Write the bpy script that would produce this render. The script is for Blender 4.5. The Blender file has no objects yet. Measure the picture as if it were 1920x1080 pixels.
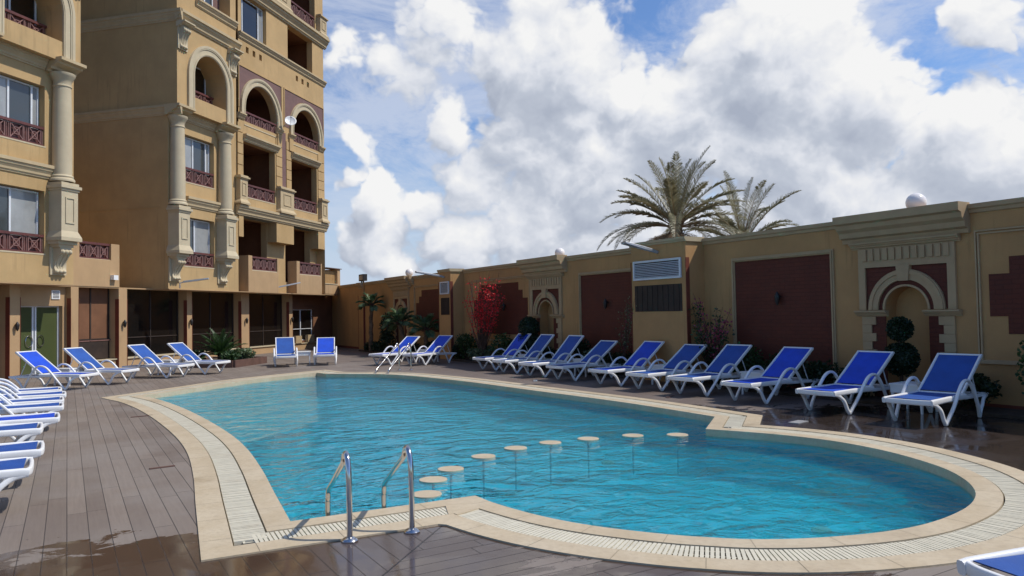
import bpy, bmesh, math, random
from mathutils import Vector, Matrix
from mathutils.geometry import tessellate_polygon
rnd = random.Random(7)
S, C, PI = math.sin, math.cos, math.pi
q = math.sqrt(0.5)
COL = bpy.context.scene.collection
scene = bpy.context.scene

# ------------------------------------------------------------------ camera
FOC = 1400.0; TH = math.radians(30.8); PIT = math.radians(1.9); RO = .018; EYE = 1.65
fw = Vector((S(TH)*C(PIT), C(TH)*C(PIT), S(PIT))); r0 = Vector((C(TH), -S(TH), 0)); u0 = r0.cross(fw)
RR = r0*C(RO) - u0*S(RO); UU = u0*C(RO) + r0*S(RO)
cd = bpy.data.cameras.new("camera"); cam = bpy.data.objects.new("camera", cd); COL.objects.link(cam)
cd.sensor_width = 36; cd.lens = FOC/1920*36; cd.clip_end = 2000; cd.clip_start = .05
mw = Matrix.Identity(4)
for i in range(3):
    mw[i][0] = RR[i]; mw[i][1] = UU[i]; mw[i][2] = -fw[i]
mw[0][3] = 0; mw[1][3] = 0; mw[2][3] = EYE
cam.matrix_world = mw
scene.camera = cam
def ray(px, py): return (fw + RR*((px-960)/FOC) + UU*((540-py)/FOC))
def G(px, py, z=0.0):
    d = ray(px, py); t = (z-EYE)/d.z; return Vector((d.x*t, d.y*t, z))
def FAC(s, w, z): return (q*(s+w), q*(s-w), z)         # facade frame: along, outwards, up
WX0 = 12.4
def WAL(y, o, z): return (WX0-o, y, z)                  # boundary wall frame: along, outwards, up
def XYZ(x, y, z): return (x, y, z)

# ------------------------------------------------------------------ mesh builder
OFF = {}
class MB:
    def __init__(s, m=XYZ, smooth=False, ang=35):
        s.v = []; s.f = []; s.m = m; s.smooth = smooth; s.ang = ang
    def add(s, vs, fs):
        n = len(s.v); s.v += [s.m(*p) for p in vs]; s.f += [tuple(n+i for i in f) for f in fs]
    def box(s, a0, a1, b0, b1, c0, c1):
        s.add([(a0,b0,c0),(a1,b0,c0),(a1,b1,c0),(a0,b1,c0),(a0,b0,c1),(a1,b0,c1),(a1,b1,c1),(a0,b1,c1)],
              [(0,1,2,3),(4,5,6,7),(0,1,5,4),(1,2,6,5),(2,3,7,6),(3,0,4,7)])
        return s
    def prism(s, poly, lo, hi, axis=1):
        """poly of 2D points in the two other axes, extruded along axis"""
        def mk(p, t):
            return (t,p[0],p[1]) if axis == 0 else ((p[0],t,p[1]) if axis == 1 else (p[0],p[1],t))
        n = len(poly)
        tri = tessellate_polygon([[Vector((p[0],p[1],0)) for p in poly]])
        vs = [mk(p, lo) for p in poly]+[mk(p, hi) for p in poly]
        fs = [tuple(t) for t in tri]+[tuple(n+i for i in t) for t in tri]
        fs += [(i, (i+1) % n, n+(i+1) % n, n+i) for i in range(n)]
        s.add(vs, fs); return s
    def flat(s, polys, t, axis=1):
        def mk(p):
            return (t,p[0],p[1]) if axis == 0 else ((p[0],t,p[1]) if axis == 1 else (p[0],p[1],t))
        pts = [p for pl in polys for p in pl]
        tri = tessellate_polygon([[Vector((p[0],p[1],0)) for p in pl] for pl in polys])
        fs = [tuple(x) for x in tri]
        if axis == 2:
            fs = [f if (pts[f[1]][0]-pts[f[0]][0])*(pts[f[2]][1]-pts[f[0]][1])-(pts[f[1]][1]-pts[f[0]][1])*(pts[f[2]][0]-pts[f[0]][0]) > 0 else f[::-1] for f in fs]
        s.add([mk(p) for p in pts], fs); return s
    def loopwall(s, poly, t0, t1, axis=1, closed=True):
        def mk(p, t):
            return (t,p[0],p[1]) if axis == 0 else ((p[0],t,p[1]) if axis == 1 else (p[0],p[1],t))
        n = len(poly)
        s.add([mk(p, t0) for p in poly]+[mk(p, t1) for p in poly],
              [(i, (i+1) % n, n+(i+1) % n, n+i) for i in range(n if closed else n-1)]); return s
    def bar(s, p0, p1, wd, t0, t1, axis=1):
        dx, dz = p1[0]-p0[0], p1[1]-p0[1]; L = math.hypot(dx, dz) or 1; nx, nz = -dz/L*wd/2, dx/L*wd/2
        s.prism([(p0[0]+nx,p0[1]+nz),(p1[0]+nx,p1[1]+nz),(p1[0]-nx,p1[1]-nz),(p0[0]-nx,p0[1]-nz)], t0, t1, axis); return s
    def tube(s, pts, r, n=10, r2=None, side=None, cap=True):
        """r may be a list; side fixes the binormal for an oval section (r along side, r2 across)"""
        P = [Vector(p) for p in pts]; N = len(P); vs = []; fs = []
        up = Vector(side) if side else None
        T0 = (P[1]-P[0]).normalized()
        if up is None:
            up = Vector((0,0,1)) if abs(T0.z) < .9 else Vector((1,0,0))
        for i in range(N):
            T = (P[min(i+1,N-1)]-P[max(i-1,0)]).normalized()
            B = (up - T*up.dot(T)).normalized(); A = B.cross(T)
            if not side: up = B
            ra = r[i] if isinstance(r, (list,tuple)) else r
            rb = (r2 if r2 else ra)
            for k in range(n):
                a = 2*PI*(k+.5)/n
                if r2:
                    ca, sa = C(a), S(a); e = .55
                    ca = math.copysign(abs(ca)**e, ca); sa = math.copysign(abs(sa)**e, sa)
                else: ca, sa = C(a), S(a)
                vs.append(tuple(P[i]+B*(ra*ca)+A*(rb*sa)))
        for i in range(N-1):
            for k in range(n):
                fs.append((i*n+k, i*n+(k+1) % n, (i+1)*n+(k+1) % n, (i+1)*n+k))
        if cap: fs += [tuple(range(n)), tuple((N-1)*n+k for k in range(n))]
        s.add(vs, fs); return s
    def lathe(s, cx, cy, prof, n=24, sc=1.0, cap=True):
        """prof: (r,z) list round a vertical axis through frame point cx,cy"""
        vs = []; fs = []
        for r, z in prof:
            for k in range(n):
                a = 2*PI*k/n; vs.append((cx+r*C(a), cy+r*S(a), z))
        m = len(prof)
        for i in range(m-1):
            for k in range(n): fs.append((i*n+k, i*n+(k+1) % n, (i+1)*n+(k+1) % n, (i+1)*n+k))
        if cap: fs += [tuple(range(n)), tuple((m-1)*n+k for k in range(n))]
        s.add(vs, fs); return s
    def ball(s, c, rx, ry=None, rz=None, n=16, m=10, jit=0):
        ry = ry or rx; rz = rz or rx; vs = []; fs = []
        for i in range(1, m):
            t = PI*i/m
            for k in range(n):
                a = 2*PI*k/n; j = 1+rnd.uniform(-jit, jit)
                vs.append((c[0]+rx*S(t)*C(a)*j, c[1]+ry*S(t)*S(a)*j, c[2]+rz*C(t)*j))
        vs.append((c[0],c[1],c[2]+rz)); vs.append((c[0],c[1],c[2]-rz)); a, b = len(vs)-2, len(vs)-1
        for i in range(m-2):
            for k in range(n): fs.append((i*n+k, i*n+(k+1) % n, (i+1)*n+(k+1) % n, (i+1)*n+k))
        for k in range(n):
            fs.append((a, k, (k+1) % n)); fs.append((b, (m-2)*n+k, (m-2)*n+(k+1) % n))
        s.add(vs, fs); return s
    def build(s, name, mat, parent=None, at=None, recalc=True):
        me = bpy.data.meshes.new(name)
        off = Vector((0,0,0))
        if parent is not None: off = OFF.get(parent.name, off)
        elif at is not None: off = Vector(at)
        me.from_pydata([tuple(Vector(p)-off) for p in s.v], [], s.f)
        if recalc:
            bm = bmesh.new(); bm.from_mesh(me); bmesh.ops.recalc_face_normals(bm, faces=bm.faces); bm.to_mesh(me); bm.free()
        if s.smooth:
            me.polygons.foreach_set('use_smooth', [True]*len(me.polygons))
            me.set_sharp_from_angle(angle=math.radians(s.ang))
        me.materials.append(mat); me.update()
        o = bpy.data.objects.new(name, me); COL.objects.link(o)
        if parent is not None:
            o.parent = parent; OFF[o.name] = off
        elif at is not None: o.location = off; OFF[o.name] = off
        return o
def tag(o, label=None, cat=None, group=None, kind=None):
    if label: o['label'] = label
    if cat: o['category'] = cat
    if group: o['group'] = group
    if kind: o['kind'] = kind
    return o
def empty(name, loc, label, cat, group=None, rz=0.0):
    o = bpy.data.objects.new(name, None); COL.objects.link(o); o.location = loc; o.rotation_euler = (0,0,rz)
    o.empty_display_size = .2; OFF[o.name] = Vector(loc) if rz == 0 else Vector((0,0,0))
    return tag(o, label, cat, group)
def kids(o): return [c for c in bpy.data.objects if c.parent == o]
def copy_tree(o, parent=None):
    ch = kids(o); c = o.copy(); COL.objects.link(c)
    if parent: c.parent = parent
    OFF[c.name] = OFF.get(o.name, Vector((0,0,0)))
    for k in ch: copy_tree(k, c)
    return c
def struct(o): o['kind'] = 'structure'; return o
def spline(pts, n=6, closed=False):
    P = [Vector(p) for p in pts]; out = []; N = len(P)
    for i in range(N-1 if not closed else N):
        p0 = P[(i-1) % N] if closed or i > 0 else P[0]*2-P[1]
        p1 = P[i]; p2 = P[(i+1) % N]
        p3 = P[(i+2) % N] if closed or i+2 < N else P[-1]*2-P[-2]
        for k in range(n):
            t = k/n
            out.append(.5*((2*p1)+(p2-p0)*t+(2*p0-5*p1+4*p2-p3)*t*t+(3*p1-p0-3*p2+p3)*t**3))
    if not closed: out.append(P[-1])
    return out

# ------------------------------------------------------------------ materials
class NT:
    def __init__(s, tree): s.t = tree; s.n = tree.nodes; s.l = tree.links
    def node(s, typ, **kw):
        n = s.n.new(typ)
        for k, v in kw.items():
            if k == 'ins':
                for a, b in v.items(): s.inp(n, a, b)
            else: setattr(n, k, v)
        return n
    def inp(s, n, a, b):
        sock = n.inputs[a]
        if isinstance(b, bpy.types.NodeSocket): s.l.new(b, sock)
        elif isinstance(b, bpy.types.Node): s.l.new(b.outputs[0], sock)
        else:
            if isinstance(b, (tuple,list)) and len(b) == 3 and sock.type == 'RGBA': b = (*b, 1)
            sock.default_value = b
    def math(s, op, a, b=None, c=None, clamp=False):
        n = s.n.new('ShaderNodeMath'); n.operation = op; n.use_clamp = clamp; s.inp(n, 0, a)
        if b is not None: s.inp(n, 1, b)
        if c is not None: s.inp(n, 2, c)
        return n.outputs[0]
    def vmath(s, op, a, b=None, out=0):
        n = s.n.new('ShaderNodeVectorMath'); n.operation = op; s.inp(n, 0, a)
        if b is not None: s.inp(n, 1, b)
        return n.outputs['Value'] if op in ('LENGTH','DISTANCE','DOT_PRODUCT') else n.outputs[0]
    def noise(s, vec=None, scale=5, detail=4, rough=.55, dist=0):
        n = s.node('ShaderNodeTexNoise', ins={'Scale': scale, 'Detail': detail, 'Roughness': rough, 'Distortion': dist})
        if vec is not None: s.inp(n, 'Vector', vec)
        return n.outputs[0]
    def ramp(s, v, lo, hi, a=0.0, b=1.0, smooth=True):
        n = s.n.new('ShaderNodeMapRange'); n.interpolation_type = 'SMOOTHSTEP' if smooth else 'LINEAR'
        for i, x in enumerate((v, lo, hi, a, b)): s.inp(n, i, x)
        return n.outputs[0]
    def mix(s, f, a, b, typ='MIX'):
        n = s.n.new('ShaderNodeMix'); n.data_type = 'RGBA'; n.blend_type = typ; n.clamp_factor = True
        s.inp(n, 0, f); s.inp(n, 6, a); s.inp(n, 7, b); return n.outputs[2]
    def pos(s, scale=None):
        g = s.n.new('ShaderNodeNewGeometry').outputs['Position']
        if scale:
            g = s.vmath('MULTIPLY', g, scale)
        return g
    def bump(s, h, dist=.01, strength=1.0, normal=None):
        n = s.node('ShaderNodeBump', ins={'Strength': strength, 'Distance': dist, 'Height': h})
        if normal is not None: s.inp(n, 'Normal', normal)
        return n.outputs[0]
def material(name):
    m = bpy.data.materials.new(name); m.use_nodes = True; t = m.node_tree
    b = t.nodes['Principled BSDF']; return m, NT(t), b
def simple(name, col, rough=.6, var=.12, scale=6, bump=0.0, metal=0.0, spec=.5, dirt=None, bscale=None):
    m, t, b = material(name)
    p = t.pos()
    n1 = t.noise(p, scale, 5, .6)
    c = t.mix(t.ramp(n1, .3, .7), tuple(x*(1-var) for x in col), tuple(min(1, x*(1+var)) for x in col))
    if dirt and name.endswith('stucco'):
        n3 = t.noise(t.pos((5,5,.32)), 1.3, 5, .7); n4 = t.noise(p, .55, 3, .5)
        c = t.mix(t.math('MULTIPLY', t.ramp(n3, .52, .75, 0, .6), t.ramp(n4, .42, .56)), c, tuple(x*.55 for x in col))
    if dirt:
        n2 = t.noise(t.pos((1,1,.35)), scale*.35, 6, .65)
        c = t.mix(t.ramp(n2, .5, .78, 0, dirt[3] if len(dirt) > 3 else .6), c, dirt[:3])
    t.inp(b, 'Base Color', c); b.inputs['Roughness'].default_value = rough; b.inputs['Metallic'].default_value = metal
    b.inputs['Specular IOR Level'].default_value = spec
    if bump:
        t.inp(b, 'Normal', t.bump(t.noise(p, bscale or scale*8, 4, .6), bump))
    return m
M = {}
M['stucco'] = simple('ochre_stucco', (.465,.312,.145), .85, .08, 1.1, .004, dirt=(.35,.225,.09,.5), bscale=60)
M['wallstucco'] = simple('wall_stucco', (.455,.252,.098), .85, .09, 1.1, .004, dirt=(.30,.165,.07,.6), bscale=60)
M['base'] = simple('sand_stucco', (.43,.28,.145), .85, .06, 1.3, .003, dirt=(.38,.25,.14,.5), bscale=60)
M['trim'] = simple('pale_cast_stone', (.47,.365,.215), .8, .06, 3, .002, dirt=(.42,.31,.18,.5), bscale=50)
M['cream'] = simple('cream_plaster', (.50,.42,.28), .75, .05, 3, .002, dirt=(.48,.38,.25,.45), bscale=50)
M['walltrim'] = simple('wall_trim', (.44,.305,.165), .8, .06, 3, .002, dirt=(.32,.22,.12,.5), bscale=50)
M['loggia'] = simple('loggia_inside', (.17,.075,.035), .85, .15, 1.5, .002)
M['maroon'] = simple('maroon_wood', (.115,.035,.03), .5, .2, 5, .001)
M['mauve'] = simple('mauve_bars', (.22,.115,.10), .55, .15, 5, .001)
M['purple'] = simple('mauve_render', (.17,.095,.085), .8, .1, 3, .003)
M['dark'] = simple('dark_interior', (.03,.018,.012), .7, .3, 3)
M['rust'] = simple('rust_strip', (.16,.035,.018), .6, .15, 4)
M['white'] = simple('white_plastic', (.78,.78,.77), .35, .03, 4, dirt=(.6,.59,.56,.35))
M['whitemetal'] = simple('white_aluminium', (.66,.68,.70), .35, .05, 4)
M['globe'] = simple('opal_globe', (.85,.80,.76), .2, .02, 3)
M['grey'] = simple('grey_metal', (.42,.42,.42), .4, .1, 5, metal=.3)
M['black'] = simple('black_iron', (.02,.016,.014), .5, .2, 8)
M['soil'] = simple('soil', (.06,.04,.025), .95, .3, 6, .02)
M['timber'] = simple('planter_timber', (.12,.065,.05), .6, .2, 4)
M['card'] = simple('cardboard', (.42,.31,.17), .8, .1, 5)
M['reed'] = None
def brick_mat(name, a, b2, mortar, sx=1.0):
    m, t, b = material(name)
    co = t.node('ShaderNodeTexCoord').outputs['Object']
    sp = t.node('ShaderNodeSeparateXYZ', ins={0: co})
    cb = t.node('ShaderNodeCombineXYZ', ins={0: sp.outputs[1], 1: sp.outputs[2]})
    br = t.node('ShaderNodeTexBrick', ins={'Vector': cb.outputs[0], 'Color1': a, 'Color2': b2, 'Mortar': mortar, 'Scale': 1.0,
        'Mortar Size': .006, 'Brick Width': .24, 'Row Height': .075, 'Bias': 0.0, 'Mortar Smooth': .3})
    n = t.noise(co, 2.5, 5, .6)
    c = t.mix(t.ramp(n, .35, .7, 0, .5), br.outputs[0], tuple(x*.6 for x in a))
    t.inp(b, 'Base Color', c); b.inputs['Roughness'].default_value = .75
    t.inp(b, 'Normal', t.bump(t.math('SUBTRACT', t.math('MULTIPLY', t.noise(co, 40, 3), .5), br.outputs[1]), .004))
    return m
M['brick'] = brick_mat('dark_red_brick', (.12,.022,.008), (.105,.02,.008), (.09,.018,.007))
def reed_mat():
    m, t, b = material('reed_mat')
    p = t.pos((60,60,3)); n = t.noise(p, 1, 3, .6)
    t.inp(b, 'Base Color', t.mix(t.ramp(n, .3, .7), (.26,.14,.05), (.42,.26,.10))); b.inputs['Roughness'].default_value = .8
    t.inp(b, 'Normal', t.bump(n, .02)); return m
M['reed'] = reed_mat()
def glass_mat(name, col, rough=.06):
    m, t, b = material(name)
    n = t.noise(t.pos(), 1.2, 2)
    t.inp(b, 'Base Color', t.mix(n, tuple(x*.7 for x in col), col)); b.inputs['Roughness'].default_value = rough
    b.inputs['Specular IOR Level'].default_value = .9
    t.inp(b, 'Normal', t.bump(t.noise(t.pos(), .8, 1), .03, .25)); return m
M['glass'] = glass_mat('window_glass', (.06,.07,.075), .04)
M['curtain'] = simple('curtained_glass', (.30,.31,.31), .12, .12, 2.0, spec=.9)
M['darkglass'] = glass_mat('dark_glass', (.012,.010,.009), .08)
M['greenglass'] = glass_mat('green_frosted_glass', (.085,.105,.04), .18)
def fabric(name, col):
    m, t, b = material(name)
    co = t.node('ShaderNodeTexCoord').outputs['Object']
    n = t.noise(co, 3, 4, .6); w = t.noise(t.vmath('MULTIPLY', co, (300,300,300)), 1, 1)
    c = t.mix(t.ramp(n, .3, .75), tuple(x*.85 for x in col), tuple(x*1.12 for x in col))
    c = t.mix(t.ramp(w, .4, .6, 0, .25), c, tuple(x*.6 for x in col))
    t.inp(b, 'Base Color', c); b.inputs['Roughness'].default_value = .65
    b.inputs['Sheen Weight'].default_value = .0
    t.inp(b, 'Normal', t.bump(w, .002)); return m
M['bluebright'] = fabric('bright_blue_mesh', (.0,.062,.56))
M['bluefaded'] = fabric('faded_blue_mesh', (.008,.075,.34))
def chrome():
    m, t, b = material('stainless_steel')
    b.inputs['Base Color'].default_value = (.62,.60,.58,1); b.inputs['Metallic'].default_value = 1
    t.inp(b, 'Roughness', t.ramp(t.noise(t.pos(), 9, 4), .3, .7, .08, .22)); return m
M['chrome'] = chrome()
def stone_mat(name, a, b2, dark):
    m, t, b = material(name)
    p = t.pos()
    n1 = t.noise(p, 1.6, 6, .65); n2 = t.noise(p, 22, 4, .6); n3 = t.noise(p, .7, 5, .7, .6)
    c = t.mix(t.ramp(n1, .3, .7), a, b2)
    c = t.mix(t.ramp(n3, .56, .72, 0, .55), c, dark)
    c = t.mix(t.ramp(n2, .4, .8, 0, .25), c, tuple(x*.7 for x in dark))
    vo = t.node('ShaderNodeTexVoronoi', ins={'Vector': t.pos(), 'Scale': 1.7}); vo.feature = 'DISTANCE_TO_EDGE'
    t.inp(b, 'Base Color', c); t.inp(b, 'Roughness', t.ramp(n3, .4, .7, .7, .45))
    t.inp(b, 'Normal', t.bump(n2, .003)); return m
M['coping'] = stone_mat('sandstone_coping', (.53,.445,.315), (.455,.365,.24), (.32,.24,.145))
M['grate'] = simple('white_grating', (.60,.56,.44), .5, .05, 8, dirt=(.42,.35,.25,.55))
M['slot'] = simple('channel_dark', (.05,.04,.03), .7, .3, 8)

def deck_mat():
    m, t, b = material('composite_decking')
    p = t.pos(); sp = t.node('ShaderNodeSeparateXYZ', ins={0: p}); x, y = sp.outputs[0], sp.outputs[1]
    # boards run along y, and along x in front of the pool, with a mitre at x-y=-2.83 and another at x+y=10.3
    m1 = t.math('GREATER_THAN', t.math('SUBTRACT', x, y), -2.83)
    m2 = t.math('LESS_THAN', t.math('ADD', x, y), 10.3)
    sel = t.math('MULTIPLY', m1, m2)
    def lerp(a, b2): return t.math('ADD', t.math('MULTIPLY', a, t.math('SUBTRACT', 1.0, sel)), t.math('MULTIPLY', b2, sel))
    u = lerp(x, y); v = lerp(y, x)
    wd = .148
    ub = t.math('DIVIDE', u, wd); idx = t.math('FLOOR', ub); fu = t.math('FRACT', t.math('ADD', ub, 100.0))
    wn = t.node('ShaderNodeTexWhiteNoise', ins={0: t.node('ShaderNodeCombineXYZ', ins={0: idx, 1: sel}).outputs[0]}); wn.noise_dimensions = '3D'
    off = t.math('MULTIPLY', wn.outputs[0], 2.2)
    vb = t.math('DIVIDE', t.math('ADD', v, off), 2.2); fv = t.math('FRACT', t.math('ADD', vb, 100.0)); idv = t.math('FLOOR', vb)
    wn2 = t.node('ShaderNodeTexWhiteNoise', ins={0: t.node('ShaderNodeCombineXYZ', ins={0: idx, 1: idv, 2: sel}).outputs[0]}); wn2.noise_dimensions = '3D'
    eu = t.math('MINIMUM', fu, t.math('SUBTRACT', 1.0, fu)); ev = t.math('MINIMUM', fv, t.math('SUBTRACT', 1.0, fv))
    seam = t.math('MAXIMUM', t.ramp(eu, .010, .026, .75, 0), t.ramp(ev, .0010, .0020, .75, 0))
    mit = t.math('ABSOLUTE', t.math('ADD', t.math('SUBTRACT', x, y), 2.83))
    mit = t.math('MULTIPLY', t.ramp(mit, .004, .010, 1, 0), m2)
    seam = t.math('MAXIMUM', seam, mit)
    grain = t.noise(t.node('ShaderNodeCombineXYZ', ins={0: t.math('MULTIPLY', u, 30), 1: t.math('MULTIPLY', v, 1.6)}).outputs[0], 1, 6, .7)
    blot = t.noise(p, .75, 5, .6, .3); fine = t.noise(p, 60, 3, .6)
    c = t.mix(wn2.outputs[0], (.158,.124,.100), (.218,.176,.143))
    c = t.mix(t.ramp(grain, .3, .75, 0, .4), c, (.13,.10,.085))
    c = t.mix(t.ramp(blot, .35, .7, 0, .45), c, (.27,.245,.22))
    c = t.mix(t.ramp(t.noise(p, 2.6, 5, .7, .8), .58, .74, 0, .4), c, (.13,.09,.07))
    # the board colour turns darker and browner towards the boundary wall
    dk = t.ramp(x, 7.0, 11.5, 0, .75)
    c = t.mix(dk, c, (.10,.072,.062))
    # wet patches: around the near ladder corner and by the loungers at the right
    def blob(cx, cy, rx, ry):
        d = t.vmath('LENGTH', t.vmath('MULTIPLY', t.vmath('SUBTRACT', p, (cx,cy,0)), (1/rx,1/ry,0)))
        return t.math('SUBTRACT', 1.0, d)
    wob = t.math('MULTIPLY', t.math('SUBTRACT', t.noise(t.pos((1.0,1.6,1)), 2.4, 8, .68, .5), .5), 1.5)
    wets = blob(-.1, 4.2, 1.35, 2.3)
    for a in ((1.6,4.75,1.5,.85), (.55,5.4,.9,.9), (9.6,6.0,2.4,2.6), (9.4,3.4,2.4,2.2), (3.2,3.2,1.3,.9), (8.9,8.6,.7,1.3)):
        wets = t.math('MAXIMUM', wets, blob(*a))
    wet = t.ramp(t.math('ADD', wets, wob), .0, .07)
    film = t.ramp(t.noise(p, 1.5, 4, .6, .8), .42, .60)
    c2 = t.mix(.88, c, t.mix(t.ramp(x, 4, 7.5), (.055,.030,.018), (.030,.021,.018)))
    c = t.mix(wet, c, c2)
    c = t.mix(seam, c, (.012,.009,.008))
    t.inp(b, 'Base Color', c)
    rdry = t.math('ADD', .5, t.math('MULTIPLY', grain, .2))
    rwet = t.math('ADD', .05, t.math('MULTIPLY', film, .22))
    r = t.math('ADD', t.math('MULTIPLY', rdry, t.math('SUBTRACT', 1.0, wet)), t.math('MULTIPLY', rwet, wet))
    t.inp(b, 'Roughness', r)
    h = t.math('SUBTRACT', t.math('MULTIPLY', t.math('MULTIPLY', grain, .10), t.math('SUBTRACT', 1.0, t.math('MULTIPLY', wet, .75))), seam)
    h = t.math('ADD', h, t.math('MULTIPLY', wn2.outputs[0], .25))
    t.inp(b, 'Normal', t.bump(h, .006)); return m
M['deck'] = deck_mat()

def pool_mat():
    m, t, b = material('pool_mosaic')
    p = t.pos()
    g = t.vmath('MULTIPLY', p, (25,25,25)); sp = t.node('ShaderNodeSeparateXYZ', ins={0: t.vmath('FRACTION', g)})
    wn = t.node('ShaderNodeTexWhiteNoise', ins={0: t.vmath('FLOOR', g)})
    c = t.mix(wn.outputs[0], (.014,.36,.44), (.028,.47,.56))
    # broad caustic-like light patches painted into the mosaic colour
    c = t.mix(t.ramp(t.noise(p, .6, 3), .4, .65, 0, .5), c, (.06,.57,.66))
    t.inp(b, 'Base Color', c); b.inputs['Roughness'].default_value = .4; return m
M['mosaic'] = pool_mat()
M['stem'] = simple('stool_stem_tile', (.014,.30,.38), .5, .2, 9)
def water_mat():
    m = bpy.data.materials.new('pool_water'); m.use_nodes = True; t = NT(m.node_tree); t.n.clear()
    out = t.node('ShaderNodeOutputMaterial')
    p = t.pos()
    w1 = t.noise(t.vmath('MULTIPLY', p, (1.0,1.35,1)), 1.5, 2, .5, .6)
    w2 = t.noise(t.vmath('MULTIPLY', p, (1.0,1.25,1)), 5.5, 3, .55, .8)
    w3 = t.noise(p, 17, 2, .5, .3)
    h = t.math('ADD', t.math('MULTIPLY', w1, 1.5), t.math('ADD', t.math('MULTIPLY', w2, .46), t.math('MULTIPLY', w3, .05)))
    nrm = t.bump(h, .065, 1.0)
    nr2 = t.bump(h, .05, 1.0)
    fr = t.node('ShaderNodeFresnel', ins={'IOR': 1.333, 'Normal': nrm})
    gl = t.node('ShaderNodeBsdfGlossy', ins={'Color': (.88,.96,1), 'Roughness': .0, 'Normal': nrm})
    tr = t.node('ShaderNodeBsdfTransparent', ins={'Color': (.47,.88,.95)})
    rf = t.node('ShaderNodeBsdfRefraction', ins={'Color': (.50,.90,.96), 'Roughness': .0, 'IOR': 1.3, 'Normal': nr2})
    mx0 = t.node('ShaderNodeMixShader', ins={0: .5, 1: tr.outputs[0], 2: rf.outputs[0]})
    mx = t.node('ShaderNodeMixShader', ins={0: fr.outputs[0], 1: mx0.outputs[0], 2: gl.outputs[0]})
    t.l.new(mx.outputs[0], out.inputs[0]); return m
M['water'] = water_mat()
def leaf(name, a, b2, rough=.5, tr=.25):
    m, t, b = material(name)
    n = t.noise(t.pos(), 9, 3); r = t.node('ShaderNodeNewGeometry').outputs['Random Per Island']
    c = t.mix(t.math('ADD', t.math('MULTIPLY', n, .4), t.math('MULTIPLY', r, .6)), a, b2)
    t.inp(b, 'Base Color', c); b.inputs['Roughness'].default_value = rough
    tl = t.node('ShaderNodeBsdfTranslucent', ins={'Color': c})
    mx = t.node('ShaderNodeMixShader', ins={0: tr, 1: b.outputs[0], 2: tl.outputs[0]})
    t.l.new(mx.outputs[0], t.n['Material Output'].inputs[0]); return m
M['leaf'] = leaf('shrub_leaf', (.018,.045,.012), (.055,.115,.03))
M['leafdark'] = leaf('dark_leaf', (.012,.028,.010), (.03,.06,.02))
M['topiary'] = leaf('topiary_leaf', (.008,.022,.008), (.02,.045,.016))
M['leafgrey'] = leaf('grey_green_leaf', (.06,.10,.04), (.20,.24,.13))
M['palmleaf'] = leaf('date_palm_leaf', (.17,.17,.095), (.36,.33,.20), .45, .35)
M['drypalm'] = leaf('dry_palm_leaf', (.25,.15,.07), (.42,.29,.16), .6)
M['fanleaf'] = leaf('fan_palm_leaf', (.05,.10,.045), (.16,.24,.11), .45)
M['red'] = leaf('red_leaf', (.62,.014,.022), (.92,.07,.08), .5, .45)
M['pink'] = leaf('pink_flower', (.22,.02,.06), (.45,.09,.15), .5, .3)
M['bark'] = simple('palm_bark', (.16,.10,.06), .9, .35, 8, .02)
M['twig'] = simple('twig', (.09,.05,.035), .9, .3, 8)
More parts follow.
